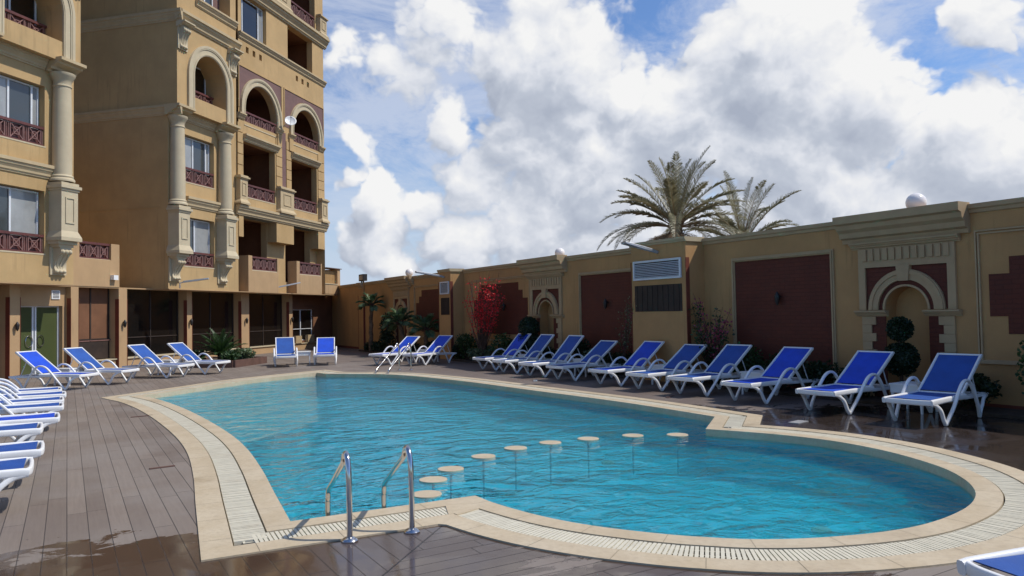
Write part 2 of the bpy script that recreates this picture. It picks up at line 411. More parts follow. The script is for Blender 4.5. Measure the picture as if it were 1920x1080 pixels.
# ------------------------------------------------------------------ sky, sun
SUNV = Vector((.64, -.38, 1.0)).normalized()
def world():
    w = bpy.data.worlds.new("World"); scene.world = w; w.use_nodes = True; t = NT(w.node_tree)
    bg = t.n['Background']
    sky = t.node('ShaderNodeTexSky'); sky.sky_type = 'NISHITA'; sky.sun_disc = False
    sky.sun_elevation = math.asin(SUNV.z); sky.sun_rotation = math.atan2(SUNV.x, SUNV.y)
    sky.air_density = 1.15; sky.dust_density = .6; sky.ozone_density = 2.2; sky.altitude = 50
    STR = .1
    # cloud density group: field of direction
    gt = bpy.data.node_groups.new('cloud_field', 'ShaderNodeTree')
    gt.interface.new_socket('Dir', in_out='INPUT', socket_type='NodeSocketVector')
    gt.interface.new_socket('D', in_out='OUTPUT', socket_type='NodeSocketFloat')
    gt.interface.new_socket('Slow', in_out='OUTPUT', socket_type='NodeSocketFloat')
    g = NT(gt); gi = g.node('NodeGroupInput'); go = g.node('NodeGroupOutput'); d = gi.outputs[0]
    warp = g.vmath('SUBTRACT', g.node('ShaderNodeTexNoise', ins={'Vector': d, 'Scale': 5.0, 'Detail': 5, 'Roughness': .62}).outputs[1], (.5,.5,.5))
    dw = g.vmath('ADD', d, g.vmath('MULTIPLY', warp, (.13,.13,.10)))
    def px(x, y): return tuple(ray(x, y).normalized())
    blobs = [(1080,150,175,1),(960,110,110,.9),(1180,175,90,1),(1010,240,170,.9),(1460,130,210,1.1),(1345,180,105,1),(1600,200,160,1),(1440,45,75,.95),
             (1300,240,170,1),(1160,330,210,.9),(1480,300,190,.9),(1000,400,160,.8),(1690,310,130,.7),(1850,290,150,1),(1770,360,150,.8),(1920,300,140,.9),
             (700,375,60,.85),(640,345,42,.6),(850,235,80,.75),(730,440,90,.75),(870,450,90,.9),(740,130,110,.42),(660,270,50,.5),(800,60,130,.45),(1760,150,42,.5),
             (1840,20,95,.6),(900,330,110,.7),(1000,20,120,.35),(640,110,60,.4),(1560,400,180,.8),(980,490,120,.6),(1100,440,130,.75),(1260,400,130,.75),(1420,430,150,.8),(1650,360,120,.8),(1800,420,160,.8),(820,380,60,.7),(760,480,80,.55),(660,440,60,.6)]
    acc = None
    for bx, by, r, a in blobs:
        dist = g.vmath('DISTANCE', dw, px(bx, by))
        k = g.ramp(dist, r/FOC*.15, r/FOC*1.15, a, 0)
        acc = k if acc is None else g.math('MAXIMUM', acc, k)
    # clouds outside the part of the sky in view
    far = g.math('MULTIPLY', g.ramp(g.vmath('DISTANCE', d, px(1250, 330)), .75, .95, 0, 1), g.ramp(g.vmath('DOT_PRODUCT', d, (S(TH),C(TH),0)), .1, .35))
    rndc = g.ramp(g.noise(g.vmath('MULTIPLY', d, (1,1,1.8)), 2.6, 3), .46, .60, 0, .85)
    acc = g.math('MAXIMUM', acc, g.math('MULTIPLY', far, rndc))
    low = g.node('ShaderNodeSeparateXYZ', ins={0: d}).outputs[2]
    n = g.noise(g.vmath('MULTIPLY', d, (1,1,1.35)), 8.5, 9, .60, .15)
    n2 = g.noise(g.vmath('MULTIPLY', d, (1,1,1.6)), 3.2, 4, .5, .1)
    B = None
    for sc_, wt in ((6.5,.50),(13.0,.30),(27.0,.17),(55.0,.09)):
        k = g.math('MULTIPLY', g.math('ABSOLUTE', g.math('SUBTRACT', g.noise(g.vmath('MULTIPLY', dw, (1,1,1.25)), sc_, 1.5, .5), .5)), 6.0)
        k = g.math('MULTIPLY', g.math('MINIMUM', k, 1.0), wt); B = k if B is None else g.math('ADD', B, k)
    f = g.math('ADD', acc, g.math('MULTIPLY', g.math('SUBTRACT', n, .5), .75))
    f = g.math('ADD', f, g.math('MULTIPLY', g.math('SUBTRACT', B, .45), .62))
    f = g.math('ADD', f, g.math('MULTIPLY', g.math('SUBTRACT', n2, .5), .7))
    g.l.new(f, go.inputs[0])
    B1 = g.math('MINIMUM', g.math('MULTIPLY', g.math('ABSOLUTE', g.math('SUBTRACT', g.noise(g.vmath('MULTIPLY', dw, (1,1,1.25)), 6.5, 1.0, .5), .5)), 6.0), 1.0)
    sl = g.math('ADD', acc, g.math('ADD', g.math('MULTIPLY', g.math('SUBTRACT', B1, .45), .30), g.math('MULTIPLY', g.math('SUBTRACT', n2, .5), .5)))
    g.l.new(sl, go.inputs[1])
    dr = t.node('ShaderNodeTexCoord').outputs['Generated']
    def field(off):
        n = t.n.new('ShaderNodeGroup'); n.node_tree = gt
        t.inp(n, 0, t.vmath('ADD', dr, off) if off else dr); return n.outputs[0], n.outputs[1]
    f0, s0_ = field(None); _, s1_ = field((.020, -.010, .045)); f2, _ = field((.008,-.004,.016))
    alpha = t.ramp(f0, .24, .50)
    slope = t.math('SUBTRACT', s0_, s1_)              # thins out towards the light: bright rim
    slope2 = t.math('SUBTRACT', f0, f2)
    lit = t.math('ADD', .635, t.math('ADD', t.math('MULTIPLY', slope, .62), t.math('MULTIPLY', slope2, .58)))
    lit = t.math('SUBTRACT', lit, t.math('MULTIPLY', t.ramp(s0_, .55, 1.15), .22))
    lit = t.math('ADD', lit, 0, clamp=True)
    cr = t.node('ShaderNodeValToRGB'); t.inp(cr, 0, lit); e = cr.color_ramp.elements
    e[0].position = .10; e[0].color = (.43,.48,.59,1); e[1].position = .95; e[1].color = (1.0,1.0,1.0,1)
    k = e.new(.42); k.color = (.57,.62,.72,1); k = e.new(.66); k.color = (.80,.83,.90,1)
    cc = t.mix(1.0, cr.outputs[0], (9.1,9.1,9.1), 'MULTIPLY')
    # thin high veil
    vn = t.noise(t.vmath('MULTIPLY', dr, (2.0,1.2,5.0)), 2.4, 8, .66, .5)
    front = t.ramp(t.vmath('DOT_PRODUCT', dr, (S(TH),C(TH),0)), .1, .5)
    veil = t.math('MULTIPLY', t.math('MULTIPLY', t.ramp(vn, .38, .64), .66), front)
    z = t.node('ShaderNodeSeparateXYZ', ins={0: dr}).outputs[2]
    skyc = t.mix(1.0, sky.outputs[0], (.82,1.02,1.34), 'MULTIPLY')
    base = t.mix(veil, skyc, (6.6,7.1,8.2))
    base = t.mix(t.math('MULTIPLY', t.ramp(z, .02, .26, .85, 0), front), base, (5.5,6.5,8.0))
    c = t.mix(alpha, base, cc)
    # pale ground glow under the horizon
    c = t.mix(t.ramp(z, -.02, 0, 1, 0), c, (1.6,1.4,1.2))
    t.inp(bg, 0, c); bg.inputs[1].default_value = STR
world()
sd = bpy.data.lights.new('sun', 'SUN'); sd.energy = 4.0; sd.angle = math.radians(.53); sd.color = (1.0, .94, .84)
so = bpy.data.objects.new('sun', sd); COL.objects.link(so); so.location = (20,-10,40)
so.rotation_euler = SUNV.to_track_quat('Z', 'Y').to_euler()

# ------------------------------------------------------------------ pool
segs = [  # inner coping edge, sharp corners between runs, clockwise from the far left corner
 [(1.37,17.89),(2.64,19.06),(4.04,20.38),(5.62,21.32),(6.24,21.64)],
 [(6.32,20.98)],
 [(6.32,20.98),(6.79,20.52),(7.30,20.0),(7.72,19.3),(8.01,18.2),(8.30,15.97),(8.42,13.33),(8.56,11.0),(8.55,9.5),(8.49,8.27)],
 [(7.52,7.50),(7.82,6.88),(8.00,6.33),(8.06,5.80),(7.95,5.11),(7.64,4.40),(7.28,3.95),(6.86,3.62),(6.42,3.42),(5.97,3.32),(5.52,3.29),(5.12,3.34),(4.76,3.45),(4.44,3.59),(4.16,3.77),(3.97,3.95),(3.79,4.15),(3.56,4.48),(3.40,4.78),(3.29,5.08),(3.22,5.38),(3.17,5.70),(3.16,6.01)],
 [(1.54,6.12),(1.66,7.15),(1.81,8.40),(1.94,9.87),(1.98,11.41),(1.92,13.53),(1.79,15.4),(1.60,16.9),(1.37,17.89)]]
OUT = []
for sg in segs:
    p = [(a, b, 0) for a, b in sg]
    pts = spline(p, 5) if len(p) > 2 else [Vector(x) for x in p]
    for v in pts:
        if not OUT or (v-OUT[-1]).length > .02: OUT.append(v)
if (OUT[0]-OUT[-1]).length < .02: OUT.pop()
def area(P): return sum(P[i].x*P[(i+1) % len(P)].y-P[(i+1) % len(P)].x*P[i].y for i in range(len(P)))/2
if area(OUT) < 0: OUT.reverse()
def dist_poly(p, P):
    best = 1e9
    for i in range(len(P)):
        a, b = P[i], P[(i+1) % len(P)]; ab = b-a; t = max(0, min(1, (p-a).dot(ab)/ab.length_squared)); best = min(best, (a+ab*t-p).length)
    return best
def offset(P, d):
    n = len(P); res = []
    for i in range(n):
        a, b, c = P[i-1], P[i], P[(i+1) % n]
        e1 = (b-a).normalized(); e2 = (c-b).normalized()
        n1 = Vector((e1.y,-e1.x,0)); n2 = Vector((e2.y,-e2.x,0)); m = (n1+n2); L = m.length
        m.normalize(); k = d/max(.35, m.dot(n1))
        res.append((b+m*k, e1.dot(e2) < .9))
    out = [p for p, sh in res if dist_poly(p, P) > d*.985]
    return out
OFFS = [OUT, offset(OUT, .20), offset(OUT, .46), offset(OUT, .68)]
def t2(P): return [(v.x, v.y) for v in P]
def ring(name, P0, P1, z, mat, lip0=None, lip1=None):
    b = MB(); b.flat([t2(P1), t2(P0)], z, 2)
    if lip0 is not None: b.loopwall(t2(P0), z, lip0, 2)
    if lip1 is not None: b.loopwall(t2(P1), z, lip1, 2)
    return struct(b.build(name, mat))
WZ = -.085
ring('coping_inner', OFFS[0], OFFS[1], .012, M['coping'], -.11, -.05)
ring('coping_outer', OFFS[2], OFFS[3], .012, M['coping'], -.05, -.03)
ring('grate_channel', OFFS[1], OFFS[2], -.035, M['slot'])
# white slats of the overflow grating, laid across the channel
mid = offset(OUT, .33); b = MB()
def slats(path):
    n = len(path); L = 0
    for i in range(n):
        a, c = path[i], path[(i+1) % n]; e = c-a; l = e.length
        if l < 1e-4: continue
        d = e/l; nn = Vector((d.y,-d.x,0)); t = (-L) % .034
        while t < l:
            p = a+d*t
            near = (p-Vector((3.0,5.85,0))).length < .26 or (p-Vector((7.75,7.65,0))).length < .0
            if not near:
                w = .0125; h0, h1 = -.022, .006+rnd.uniform(-.0012,.0012); u = nn*.118; s2 = d*w
                c4 = [p-u-s2, p+u-s2, p+u+s2, p-u+s2]
                b.add([(k.x,k.y,h0) for k in c4]+[(k.x,k.y,h1) for k in c4], [(4,5,6,7),(0,1,5,4),(1,2,6,5),(2,3,7,6),(3,0,4,7)])
            t += .034
        L += l
slats(mid)
for dd in (-.05, .05):
    pth = offset(OUT, .33+dd); n = len(pth)
    b.loopwall(t2(pth), -.02, -.002, 2)
    b.flat([t2(offset(OUT, .338+dd)), t2(offset(OUT, .322+dd))], -.001, 2)
struct(b.build('overflow_grate', M['grate'], recalc=False))
b = MB()
for dd, hw in ((.10,.098),(.57,.108)):
    pth = offset(OUT, dd); n = len(pth); L = 0; nxt = .3
    for i in range(n):
        a, c = pth[i], pth[(i+1) % n]; e = c-a; l = e.length
        while l > 1e-4 and nxt < L+l:
            d = e/l; p = a+d*(nxt-L); nn = Vector((d.y,-d.x,0))*hw; s2 = d*.0012
            c4 = [p-nn-s2, p+nn-s2, p+nn+s2, p-nn+s2]; b.add([(k.x,k.y,.0135) for k in c4], [(0,1,2,3)]); nxt += .6
        L += l
struct(b.build('coping_joints', M['slot'], recalc=False))
for cr_, e1, e2 in ((Vector((3.16,6.01,0)), Vector((1.54,6.12,0)), Vector((3.215,5.38,0))),):
    u1 = (e1-cr_).normalized(); u2 = (e2-cr_).normalized(); n1 = Vector((u1.y,-u1.x,0)); n2 = Vector((-u2.y,u2.x,0))
    if n1.y > 0: n1 = -n1
    if n2.x > 0: n2 = -n2
    K = lambda d: cr_+(n1+n2)*(d/(1+n1.dot(n2)))
    pl = [K(.195)+u1*.20, K(.195), K(.195)+u2*.22, K(.465)+u2*.05, K(.465), K(.465)+u1*.05]
    b = MB(); b.flat([t2(pl)], .014, 2); b.loopwall(t2(pl), .014, -.03, 2); struct(b.build('coping_corner', M['coping']))
# basin and water
b = MB(); b.flat([t2(OUT)], -.63, 2); b.loopwall(t2(OUT), -.63, -.11, 2)
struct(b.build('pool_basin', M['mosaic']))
b = MB(); b.flat([t2(OUT)], WZ, 2); struct(b.build('water', M['water'], recalc=False))
# deck and the ground beyond it
DK = [(-14,-8),(12.75,-8),(12.75,41),(-14,41)]
inner = t2(offset(OUT, .675))
b = MB(); b.flat([DK, inner], 0.0, 2); struct(b.build('deck', M['deck'], recalc=False))
b = MB(); b.flat([[(-900,-900),(900,-900),(900,900),(-900,900)], DK], -.03, 2); b.loopwall(DK, -.03, 0, 2)
struct(b.build('ground', M['soil']))

# stone seats in the pool, in an arc
def seat(p, first):
    t = empty('pool_stool', (p.x, p.y, -.62), 'x', 'pool stool', 'round stone stools in the pool')
    b = MB(smooth=True, ang=40); r = .148
    b.lathe(p.x, p.y, [(r*.96,-.110),(r,-.104),(r,-.0825),(r*.985,-.0785)], 32); b.build('seat_top', M['coping'], t)
    b = MB(smooth=True, ang=40); b.lathe(p.x, p.y, [(.013,-.62),(.013,-.110)], 16); b.build('stem', M['stem'], t)
    return t
st = [(2.98,6.68),(3.30,7.22),(3.69,7.60),(4.34,8.03),(4.94,8.27),(5.52,8.34),(6.10,8.28),(6.75,8.12),(7.28,7.80)]
names = ['nearest fully dry round pool stool just beyond the right ladder handrail','second dry stool of the arc, counting away from the near ladder','third dry stool of the arc, counting away from the near ladder',
 'fourth dry stool of the arc from the near ladder','middle stool of the curved row, where the arc bends right','round stool one place right of the middle of the arc','third pool stool from the coping notch at the right',
 'second pool stool from the coping notch at the right','last pool stool, right beside the notched coping corner']
s0 = seat(Vector((0,0,0)), True)
for i, (x, y) in enumerate(st):
    o = s0 if i == 0 else copy_tree(s0)
    o.location = (x, y, -.62-0.0)
    o['label'] = names[i]
o = copy_tree(s0); o.location = (2.72,6.13,-.70); o['label'] = 'submerged pale round stool under the water by the near coping'
# round pale fittings on the pool floor
for i, (x, y, lb) in enumerate([(1540,995,'large pale round fitting under water near the curved near coping'),(1140,868,'small white fitting under water in the middle of the pool'),(1505,872,'small pale fitting under water right of the pool centre')]):
    d = ray(x, y); g = Vector((0,0,EYE))+d*((-.62-EYE)/d.z); 
    b = MB(smooth=True, ang=40); b.lathe(g.x, g.y, [(.10,-.629),(.10,-.61),(.085,-.60),(.02,-.60)], 24)
    tag(b.build('pool_fitting', M['cream'], at=(g.x, g.y, -.63)), lb, 'pool fitting', 'round fittings on the pool floor')

# ------------------------------------------------------------------ pool ladders
def ladder(name, base_a, base_b, dirn, label, reach, hgt, kz=.06):
    t = empty(name, ((base_a.x+base_b.x)/2, (base_a.y+base_b.y)/2, 0), label, 'pool ladder')
    for p in (base_a, base_b):
        d = dirn
        prof = [(0,.0),(0,.25),(.004,hgt-.19),(.022,hgt-.09),(.062,hgt-.02),(.11,hgt+.0),(.158,hgt-.03),(.20,hgt-.085),(.20+(reach-.25)*.33,hgt-.085-(hgt-.135-kz)*.33),(.20+(reach-.25)*.66,hgt-.085-(hgt-.135-kz)*.66),(reach-.045,kz+.05),(reach-.012,kz-.03),(reach,kz-.10),(reach,-.30),(reach,-.56)]
        pts = spline([(p.x+d.x*a, p.y+d.y*a, z) for a, z in prof], 6)
        b = MB(smooth=True, ang=60); b.tube(pts, .0215, 16); h = b.build('handrail', M['chrome'], t)
        b = MB(smooth=True, ang=30); b.lathe(p.x, p.y, [(.062,.002),(.062,.010),(.050,.022),(.034,.030),(.024,.034)], 28); b.build('flange', M['chrome'], h)
    for k in range(2):
        z = -.22-.22*k; b = MB()
        a = base_a+dirn*reach; c = base_b+dirn*reach; e = dirn*.045
        b.add([(a.x-e.x,a.y-e.y,z),(c.x-e.x,c.y-e.y,z),(c.x+e.x,c.y+e.y,z),(a.x+e.x,a.y+e.y,z),(a.x-e.x,a.y-e.y,z-.025),(c.x-e.x,c.y-e.y,z-.025),(c.x+e.x,c.y+e.y,z-.025),(a.x+e.x,a.y+e.y,z-.025)],
              [(0,1,2,3),(4,5,6,7),(0,1,5,4),(1,2,6,5),(2,3,7,6),(3,0,4,7)])
        b.build('step', M['chrome'], t)
A = Vector((1.78,5.37,0)); B = Vector((2.25,5.32,0))
ladder('pool_ladder', A, B, Vector((.10,1,0)).normalized(), 'stainless steel pool ladder with two tall handrails at the near coping', .80, .62, .17)
A = Vector((8.50,20.9,0)); B = Vector((8.78,20.66,0))
ladder('pool_ladder', A, B, Vector((-.80,-.60,0)).normalized(), 'distant steel pool ladder in front of the two loungers at the far corner', 1.28, .80)

# small loose slats and covers lying on the deck
def plate(px_, py_, wx, wy, lb, mat, rz=0, n='deck_plate'):
    g = G(px_, py_); b = MB(); b.box(-wx/2, wx/2, -wy/2, wy/2, .002, .012); o = b.build(n, mat); o.location = g; o.rotation_euler.z = rz
    tag(o, lb, 'deck cover', 'small covers let into the decking')
plate(304, 877, .26, .045, 'narrow brown finger plate in the left decking beside the inner coping bend', M['timber'], .1)
plate(266, 781, .34, .05, 'narrow brown finger plate in the left decking near the far left pool corner', M['timber'], .1)
plate(1497, 792, .30, .16, 'pale rectangular cover on the wet decking beyond the coping notch', M['grey'], .2)
plate(1256, 744, .42, .07, 'thin brown cover on the decking in front of the fourth lounger', M['timber'], .6)
plate(1004, 714, .5, .10, 'thin pale cover on the decking in front of the wall-side loungers', M['grey'], 1.0)

# ------------------------------------------------------------------ sun loungers
def lounger_proto():
    t = empty('sun_lounger', (0,0,0), 'x', 'sun lounger', 'blue and white sun loungers round the pool'); W = M['white']
    Y = .315
    b = MB(smooth=True, ang=50)
    for s in (-1, 1):
        b.tube([(0.0,s*Y,.338),(.05,s*Y,.345),(.5,s*Y,.35),(1.08,s*Y,.35)], .024, 12, r2=.038, side=(0,1,0))
        b.tube([(1.0,s*(Y-.03),.325),(1.45,s*(Y-.03),.315),(1.90,s*(Y-.03),.315)], .018, 10, r2=.026, side=(0,1,0))
    b.tube(spline([(.012,-Y,.34),(0.0,-.2,.338),(-.004,0,.337),(0.0,.2,.338),(.03,Y,.34)], 5), [.036]*21, 12, r2=.018, side=(0,0,1))
    for x in (1.05, 1.50, 1.88): b.tube([(x,-Y+.02,.322),(x,Y-.02,.322)], .02, 8)
    b.build('seat_frame', W, t)
    sl = MB(); N = 12
    for i in range(N):
        x0, x1 = .045+i*(1.0/N), .045+(i+1)*(1.0/N)
        z0, z1 = (.378-.012*S(PI*i/N), .378-.012*S(PI*(i+1)/N))
        sl.add([(x0,-.285,z0),(x1,-.285,z1),(x1,.285,z1),(x0,.285,z0),(x0,-.285,z0-.006),(x1,-.285,z1-.006),(x1,.285,z1-.006),(x0,.285,z0-.006)],
               [(0,1,2,3),(4,5,6,7),(0,1,5,4),(2,3,7,6)])
    sl.build('seat_sling', M['bluebright'], t)
    b = MB(smooth=True, ang=50); h = Vector((1.03,0,.375)); e = Vector((1.74,0,.90)); d = e-h
    for s in (-1, 1): b.tube([h+Vector((0,s*.295,0)), h+d*.5+Vector((-.012*0,s*.295,0)), e+Vector((0,s*.295,0))], .018, 12, r2=.028, side=(0,1,0))
    b.tube([e+Vector((0,-.31,0)), e+Vector((0,.31,0))], .021, 12); b.tube([h+Vector((0,-.3,0)), h+Vector((0,.3,0))], .02, 10)
    bk = b.build('backrest', W, t)
    sl = MB(); dn = d.normalized(); nn = Vector((-dn.z,0,dn.x))
    for i in range(8):
        a0, a1 = h+d*(.04+.93*i/8), h+d*(.04+.93*(i+1)/8); k0, k1 = nn*(.016-.012*S(PI*i/8)), nn*(.016-.012*S(PI*(i+1)/8))
        p = [a0+k0, a1+k1]
        vs = [(p[0].x,-.278,p[0].z),(p[1].x,-.278,p[1].z),(p[1].x,.278,p[1].z),(p[0].x,.278,p[0].z)]
        vs += [(x-nn.x*.006,y,z-nn.z*.006) for x, y, z in vs]
        sl.add(vs, [(0,1,2,3),(4,5,6,7),(0,1,5,4),(2,3,7,6)])
    sl.build('back_sling', M['bluebright'], bk)
    for s in (-1, 1):
        y = s*(Y+.022)
        b = MB(smooth=True, ang=50); b.tube(spline([(.03,s*Y,.325),(.13,s*Y,.30),(.23,y,.22),(.31,y,.09),(.37,y,.022)], 5), .023, 12, r2=.025, side=(0,1,0)); b.build('front_leg', W, t)
        b = MB(smooth=True, ang=50); y2 = s*(Y+.05)
        b.tube(spline([(.37,y,.018),(.56,y2,.235),(.75,y2,.44),(.86,y2,.535),(.96,y2,.575),(1.06,y2,.575),(1.15,y2,.525),(1.24,y2,.42),(1.37,y2,.21),(1.50,y,.022)], 6), .0245, 12, r2=.020, side=(0,1,0))
        b.build('armrest', W, t)
        b = MB(smooth=True, ang=50); b.tube(spline([(1.50,y,.018),(1.545,y,.10),(1.62,y,.20),(1.74,s*Y,.275),(1.92,s*(Y-.02),.315)], 5), .022, 12, r2=.023, side=(0,1,0)); b.build('rear_leg', W, t)
    b = MB(smooth=True, ang=50)
    for s in (-1, 1): b.tube([(1.49,s*.24,.69),(1.66,s*.24,.335)], .011, 8)
    b.tube([(1.66,-.25,.335),(1.66,.25,.335)], .011, 8)
    b.build('back_strut', W, t)
    return t
LP = lounger_proto(); LUSED = [False]
def lounger(x, y, ang, label, faded, group=None, along=.37):
    """x,y: ground point midway between the two front feet; ang: direction from foot end to head end (degrees)"""
    o = LP if not LUSED[0] else copy_tree(LP); LUSED[0] = True
    a = math.radians(ang); o.location = (x-C(a)*along, y-S(a)*along, 0); o.rotation_euler = (0,0,a)
    o['label'] = label
    if group: o['group'] = group
    bt = math.radians(-9 if 'far end of the wall-side' in label else rnd.uniform(-2.2, 2.2)); hx, hz = 1.03, .375
    for k in kids(o):
        if k.name.startswith('backrest'):
            k.rotation_euler = (0, bt, 0); k.location = (hx-(hx*C(bt)+hz*S(bt)), 0, hz-(-hx*S(bt)+hz*C(bt)))
    for k in kids(o):
        for g in [k]+kids(k):
            if 'sling' in g.name:
                g.material_slots[0].link = 'OBJECT'; g.material_slots[0].material = M['bluefaded' if faded else 'bluebright']
bpy.context.view_layer.update()
g1 = 'sun loungers in a row along the boundary wall'
rr = [(10.22,6.10,7,1,'faded blue lounger, nearest of the wall-side row at the far right of the photo'),
 (10.23,7.55,4,0,'bright blue lounger in front of the nearest wall niche, second of the wall row'),
 (10.30,9.18,2,0,'bright blue lounger in front of the plain brick panel, third from the right'),
 (10.35,10.62,3,1,'faded blue lounger at the far edge of the big brick panel, fourth from the right'),
 (10.34,11.85,3,1,'dull blue lounger just right of the near wall pillar, fifth from the right'),
 (10.34,13.15,3,0,'bright blue lounger before the near wall pillar with the louvre, sixth from the right'),
 (10.34,14.85,3,1,'dull blue lounger left of the near wall pillar, seventh from the right'),
 (10.34,16.15,2,1,'dull blue lounger third from the far end of the wall-side row'),
 (10.42,17.65,2,1,'dull blue lounger next to last at the far end of the wall-side row'),
 (10.52,19.0,4,0,'deep blue lounger at the far end of the wall-side row')]
for x, y, a, fd, lb in rr: lounger(x, y, a, lb, fd, g1)
g2 = 'paired loungers in front of the building and far wall'
lounger(9.80,22.50,22, 'bright blue lounger, right one of the pair behind the far ladder', 0, g2)
lounger(9.0,23.45,22, 'bright blue lounger, left one of the pair behind the far ladder', 0, g2)
lounger(6.22,25.1,78, 'faded blue lounger facing the camera, left of the central pair', 1, g2)
lounger(7.48,24.95,72, 'bright blue lounger facing the camera, right of the central pair', 0, g2)
lounger(.18,20.95,180-40, 'bright blue lounger in front of the green glass door', 0, g2)
lounger(1.13,21.85,180-42, 'faded blue lounger beside the one at the green glass door', 1, g2)
lounger(2.62,23.0,180-47, 'faded blue lounger right of the dark brown opening, left of the planter pair', 1, g2)
lounger(3.72,23.7,180-48, 'faded blue lounger next to the raised planter with the cycad', 1, g2)
g3 = 'loungers lined up at the left edge'
for i, (y, x, fd, lb) in enumerate([(8.08,-.28,1,'nearest of the lounger foot ends at the left edge'),(9.15,-.22,1,'second nearest faded lounger cut by the left edge'),
   (10.88,-.27,1,'third lounger from the camera in the left edge row'),(11.92,-.10,0,'bright blue lounger in the left edge row, the only vivid one'),
   (13.45,-.06,1,'fifth lounger from the camera in the left edge row'),(14.45,-.06,1,'third from the far end of the left edge row'),
   (15.55,-.03,1,'next to last lounger of the left edge row'),(16.6,-.10,1,'farthest lounger of the left edge row, smallest of them')]):
    lounger(x-.37, y, 180, lb, fd, g3)
lounger(4.13,1.72,-12, 'blue lounger corner poking in at the bottom right of the photo', 1)

def table_proto():
    t = empty('side_table', (0,0,0), 'x', 'side table', 'square white side tables between the loungers')
    b = MB(smooth=True, ang=30); r = .26
    b.box(-r, r, -r, r, .415, .44); b.box(-r+.012, r-.012, -r+.012, r-.012, .4402, .443)
    o = b.build('table_top', M['white'], t); bv = o.modifiers.new('bevel', 'BEVEL'); bv.width = .006; bv.segments = 2
    b = MB(); a = r-.02
    for s in (-1, 1):
        b.box(-a, a, s*a-.008, s*a+.008, .30, .4148); b.box(s*a-.008, s*a+.008, -a+.009, a-.009, .30, .4148)
    b.build('apron', M['white'], t)
    for sx in (-1, 1):
        for sy in (-1, 1):
            b = MB(); x, y = sx*(r-.045), sy*(r-.045)
            b.add([(x-.022,y-.022,.31),(x+.022,y-.022,.31),(x+.022,y+.022,.31),(x-.022,y+.022,.31),(x+sx*.01-.015,y+sy*.01-.015,0),(x+sx*.01+.015,y+sy*.01-.015,0),(x+sx*.01+.015,y+sy*.01+.015,0),(x+sx*.01-.015,y+sy*.01+.015,0)],
                  [(0,1,2,3),(4,5,6,7),(0,1,5,4),(1,2,6,5),(2,3,7,6),(3,0,4,7)])
            b.build('leg', M['white'], t)
    return t
TP = table_proto()
tabs = [(11.35,6.85,4,'white side table between the two nearest loungers of the wall row'),(11.40,9.92,2,'white side table before the big brick panel, between third and fourth loungers'),
 (11.40,12.50,2,'white side table in front of the near wall pillar with the louvre'),(11.45,15.52,2,'white side table left of the near wall pillar'),(11.5,18.35,2,'white side table at the far end of the wall row, near the niche'),
 (10.75,23.75,22,'white side table behind the far ladder pair'),(7.05,26.1,75,'white side table between the two camera-facing loungers'),
 (.05,22.35,45,'white side table between the two loungers at the green glass door'),(2.62,24.3,40,'white side table left of the raised planter')]
for i, (x, y, a, lb) in enumerate(tabs):
    o = TP if i == 0 else copy_tree(TP); o.location = (x, y, 0); o.rotation_euler = (0,0,math.radians(a)); o['label'] = lb
# ------------------------------------------------------------------ the apartment building
BL = FAC(23.07, -18.6, 0)
bld = empty('apartment_building', BL, 'tall ochre apartment building with arches, half columns and maroon balcony rails', 'building')
def fmb(**k): return MB(FAC, **k)
def rect(a0, a1, b0, b1): return [(a0,b0),(a1,b0),(a1,b1),(a0,b1)]
def arch_poly(c, r, zb, zs, n=20):
    return [(c-r,zb),(c+r,zb)]+[(c+r*C(PI*i/n), zs+r*S(PI*i/n)) for i in range(n+1)]
def wall_panel(name, s0, s1, z0, z1, w, holes, mat='stucco', side=0.0):
    """face with real openings; each hole: (poly, depth, back material, inside material)"""
    b = fmb(); b.flat([rect(s0,s1,z0,z1)]+[h[0] for h in holes], w, 1)
    if side:
        b.loopwall(rect(s0,s1,z0,z1), w, w-side, 1)
    shallow = [h for h in holes if h[3] is None]
    for h in shallow: b.loopwall(h[0], w, w-h[1], 1)
    b.build(name, M[mat], bld)
    for h in holes:
        if h[3] is not None:
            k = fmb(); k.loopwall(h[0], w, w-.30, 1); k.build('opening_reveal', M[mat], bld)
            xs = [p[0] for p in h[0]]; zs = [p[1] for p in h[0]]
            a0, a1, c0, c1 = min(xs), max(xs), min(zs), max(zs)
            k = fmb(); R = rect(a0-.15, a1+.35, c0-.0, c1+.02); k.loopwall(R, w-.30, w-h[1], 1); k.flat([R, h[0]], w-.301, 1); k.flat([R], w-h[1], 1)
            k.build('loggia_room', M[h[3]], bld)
        else:
            if h[2]:
                k = fmb(); k.flat([h[0]], w-h[1]+.0, 1); k.build('recess_back', M[h[2]], bld)
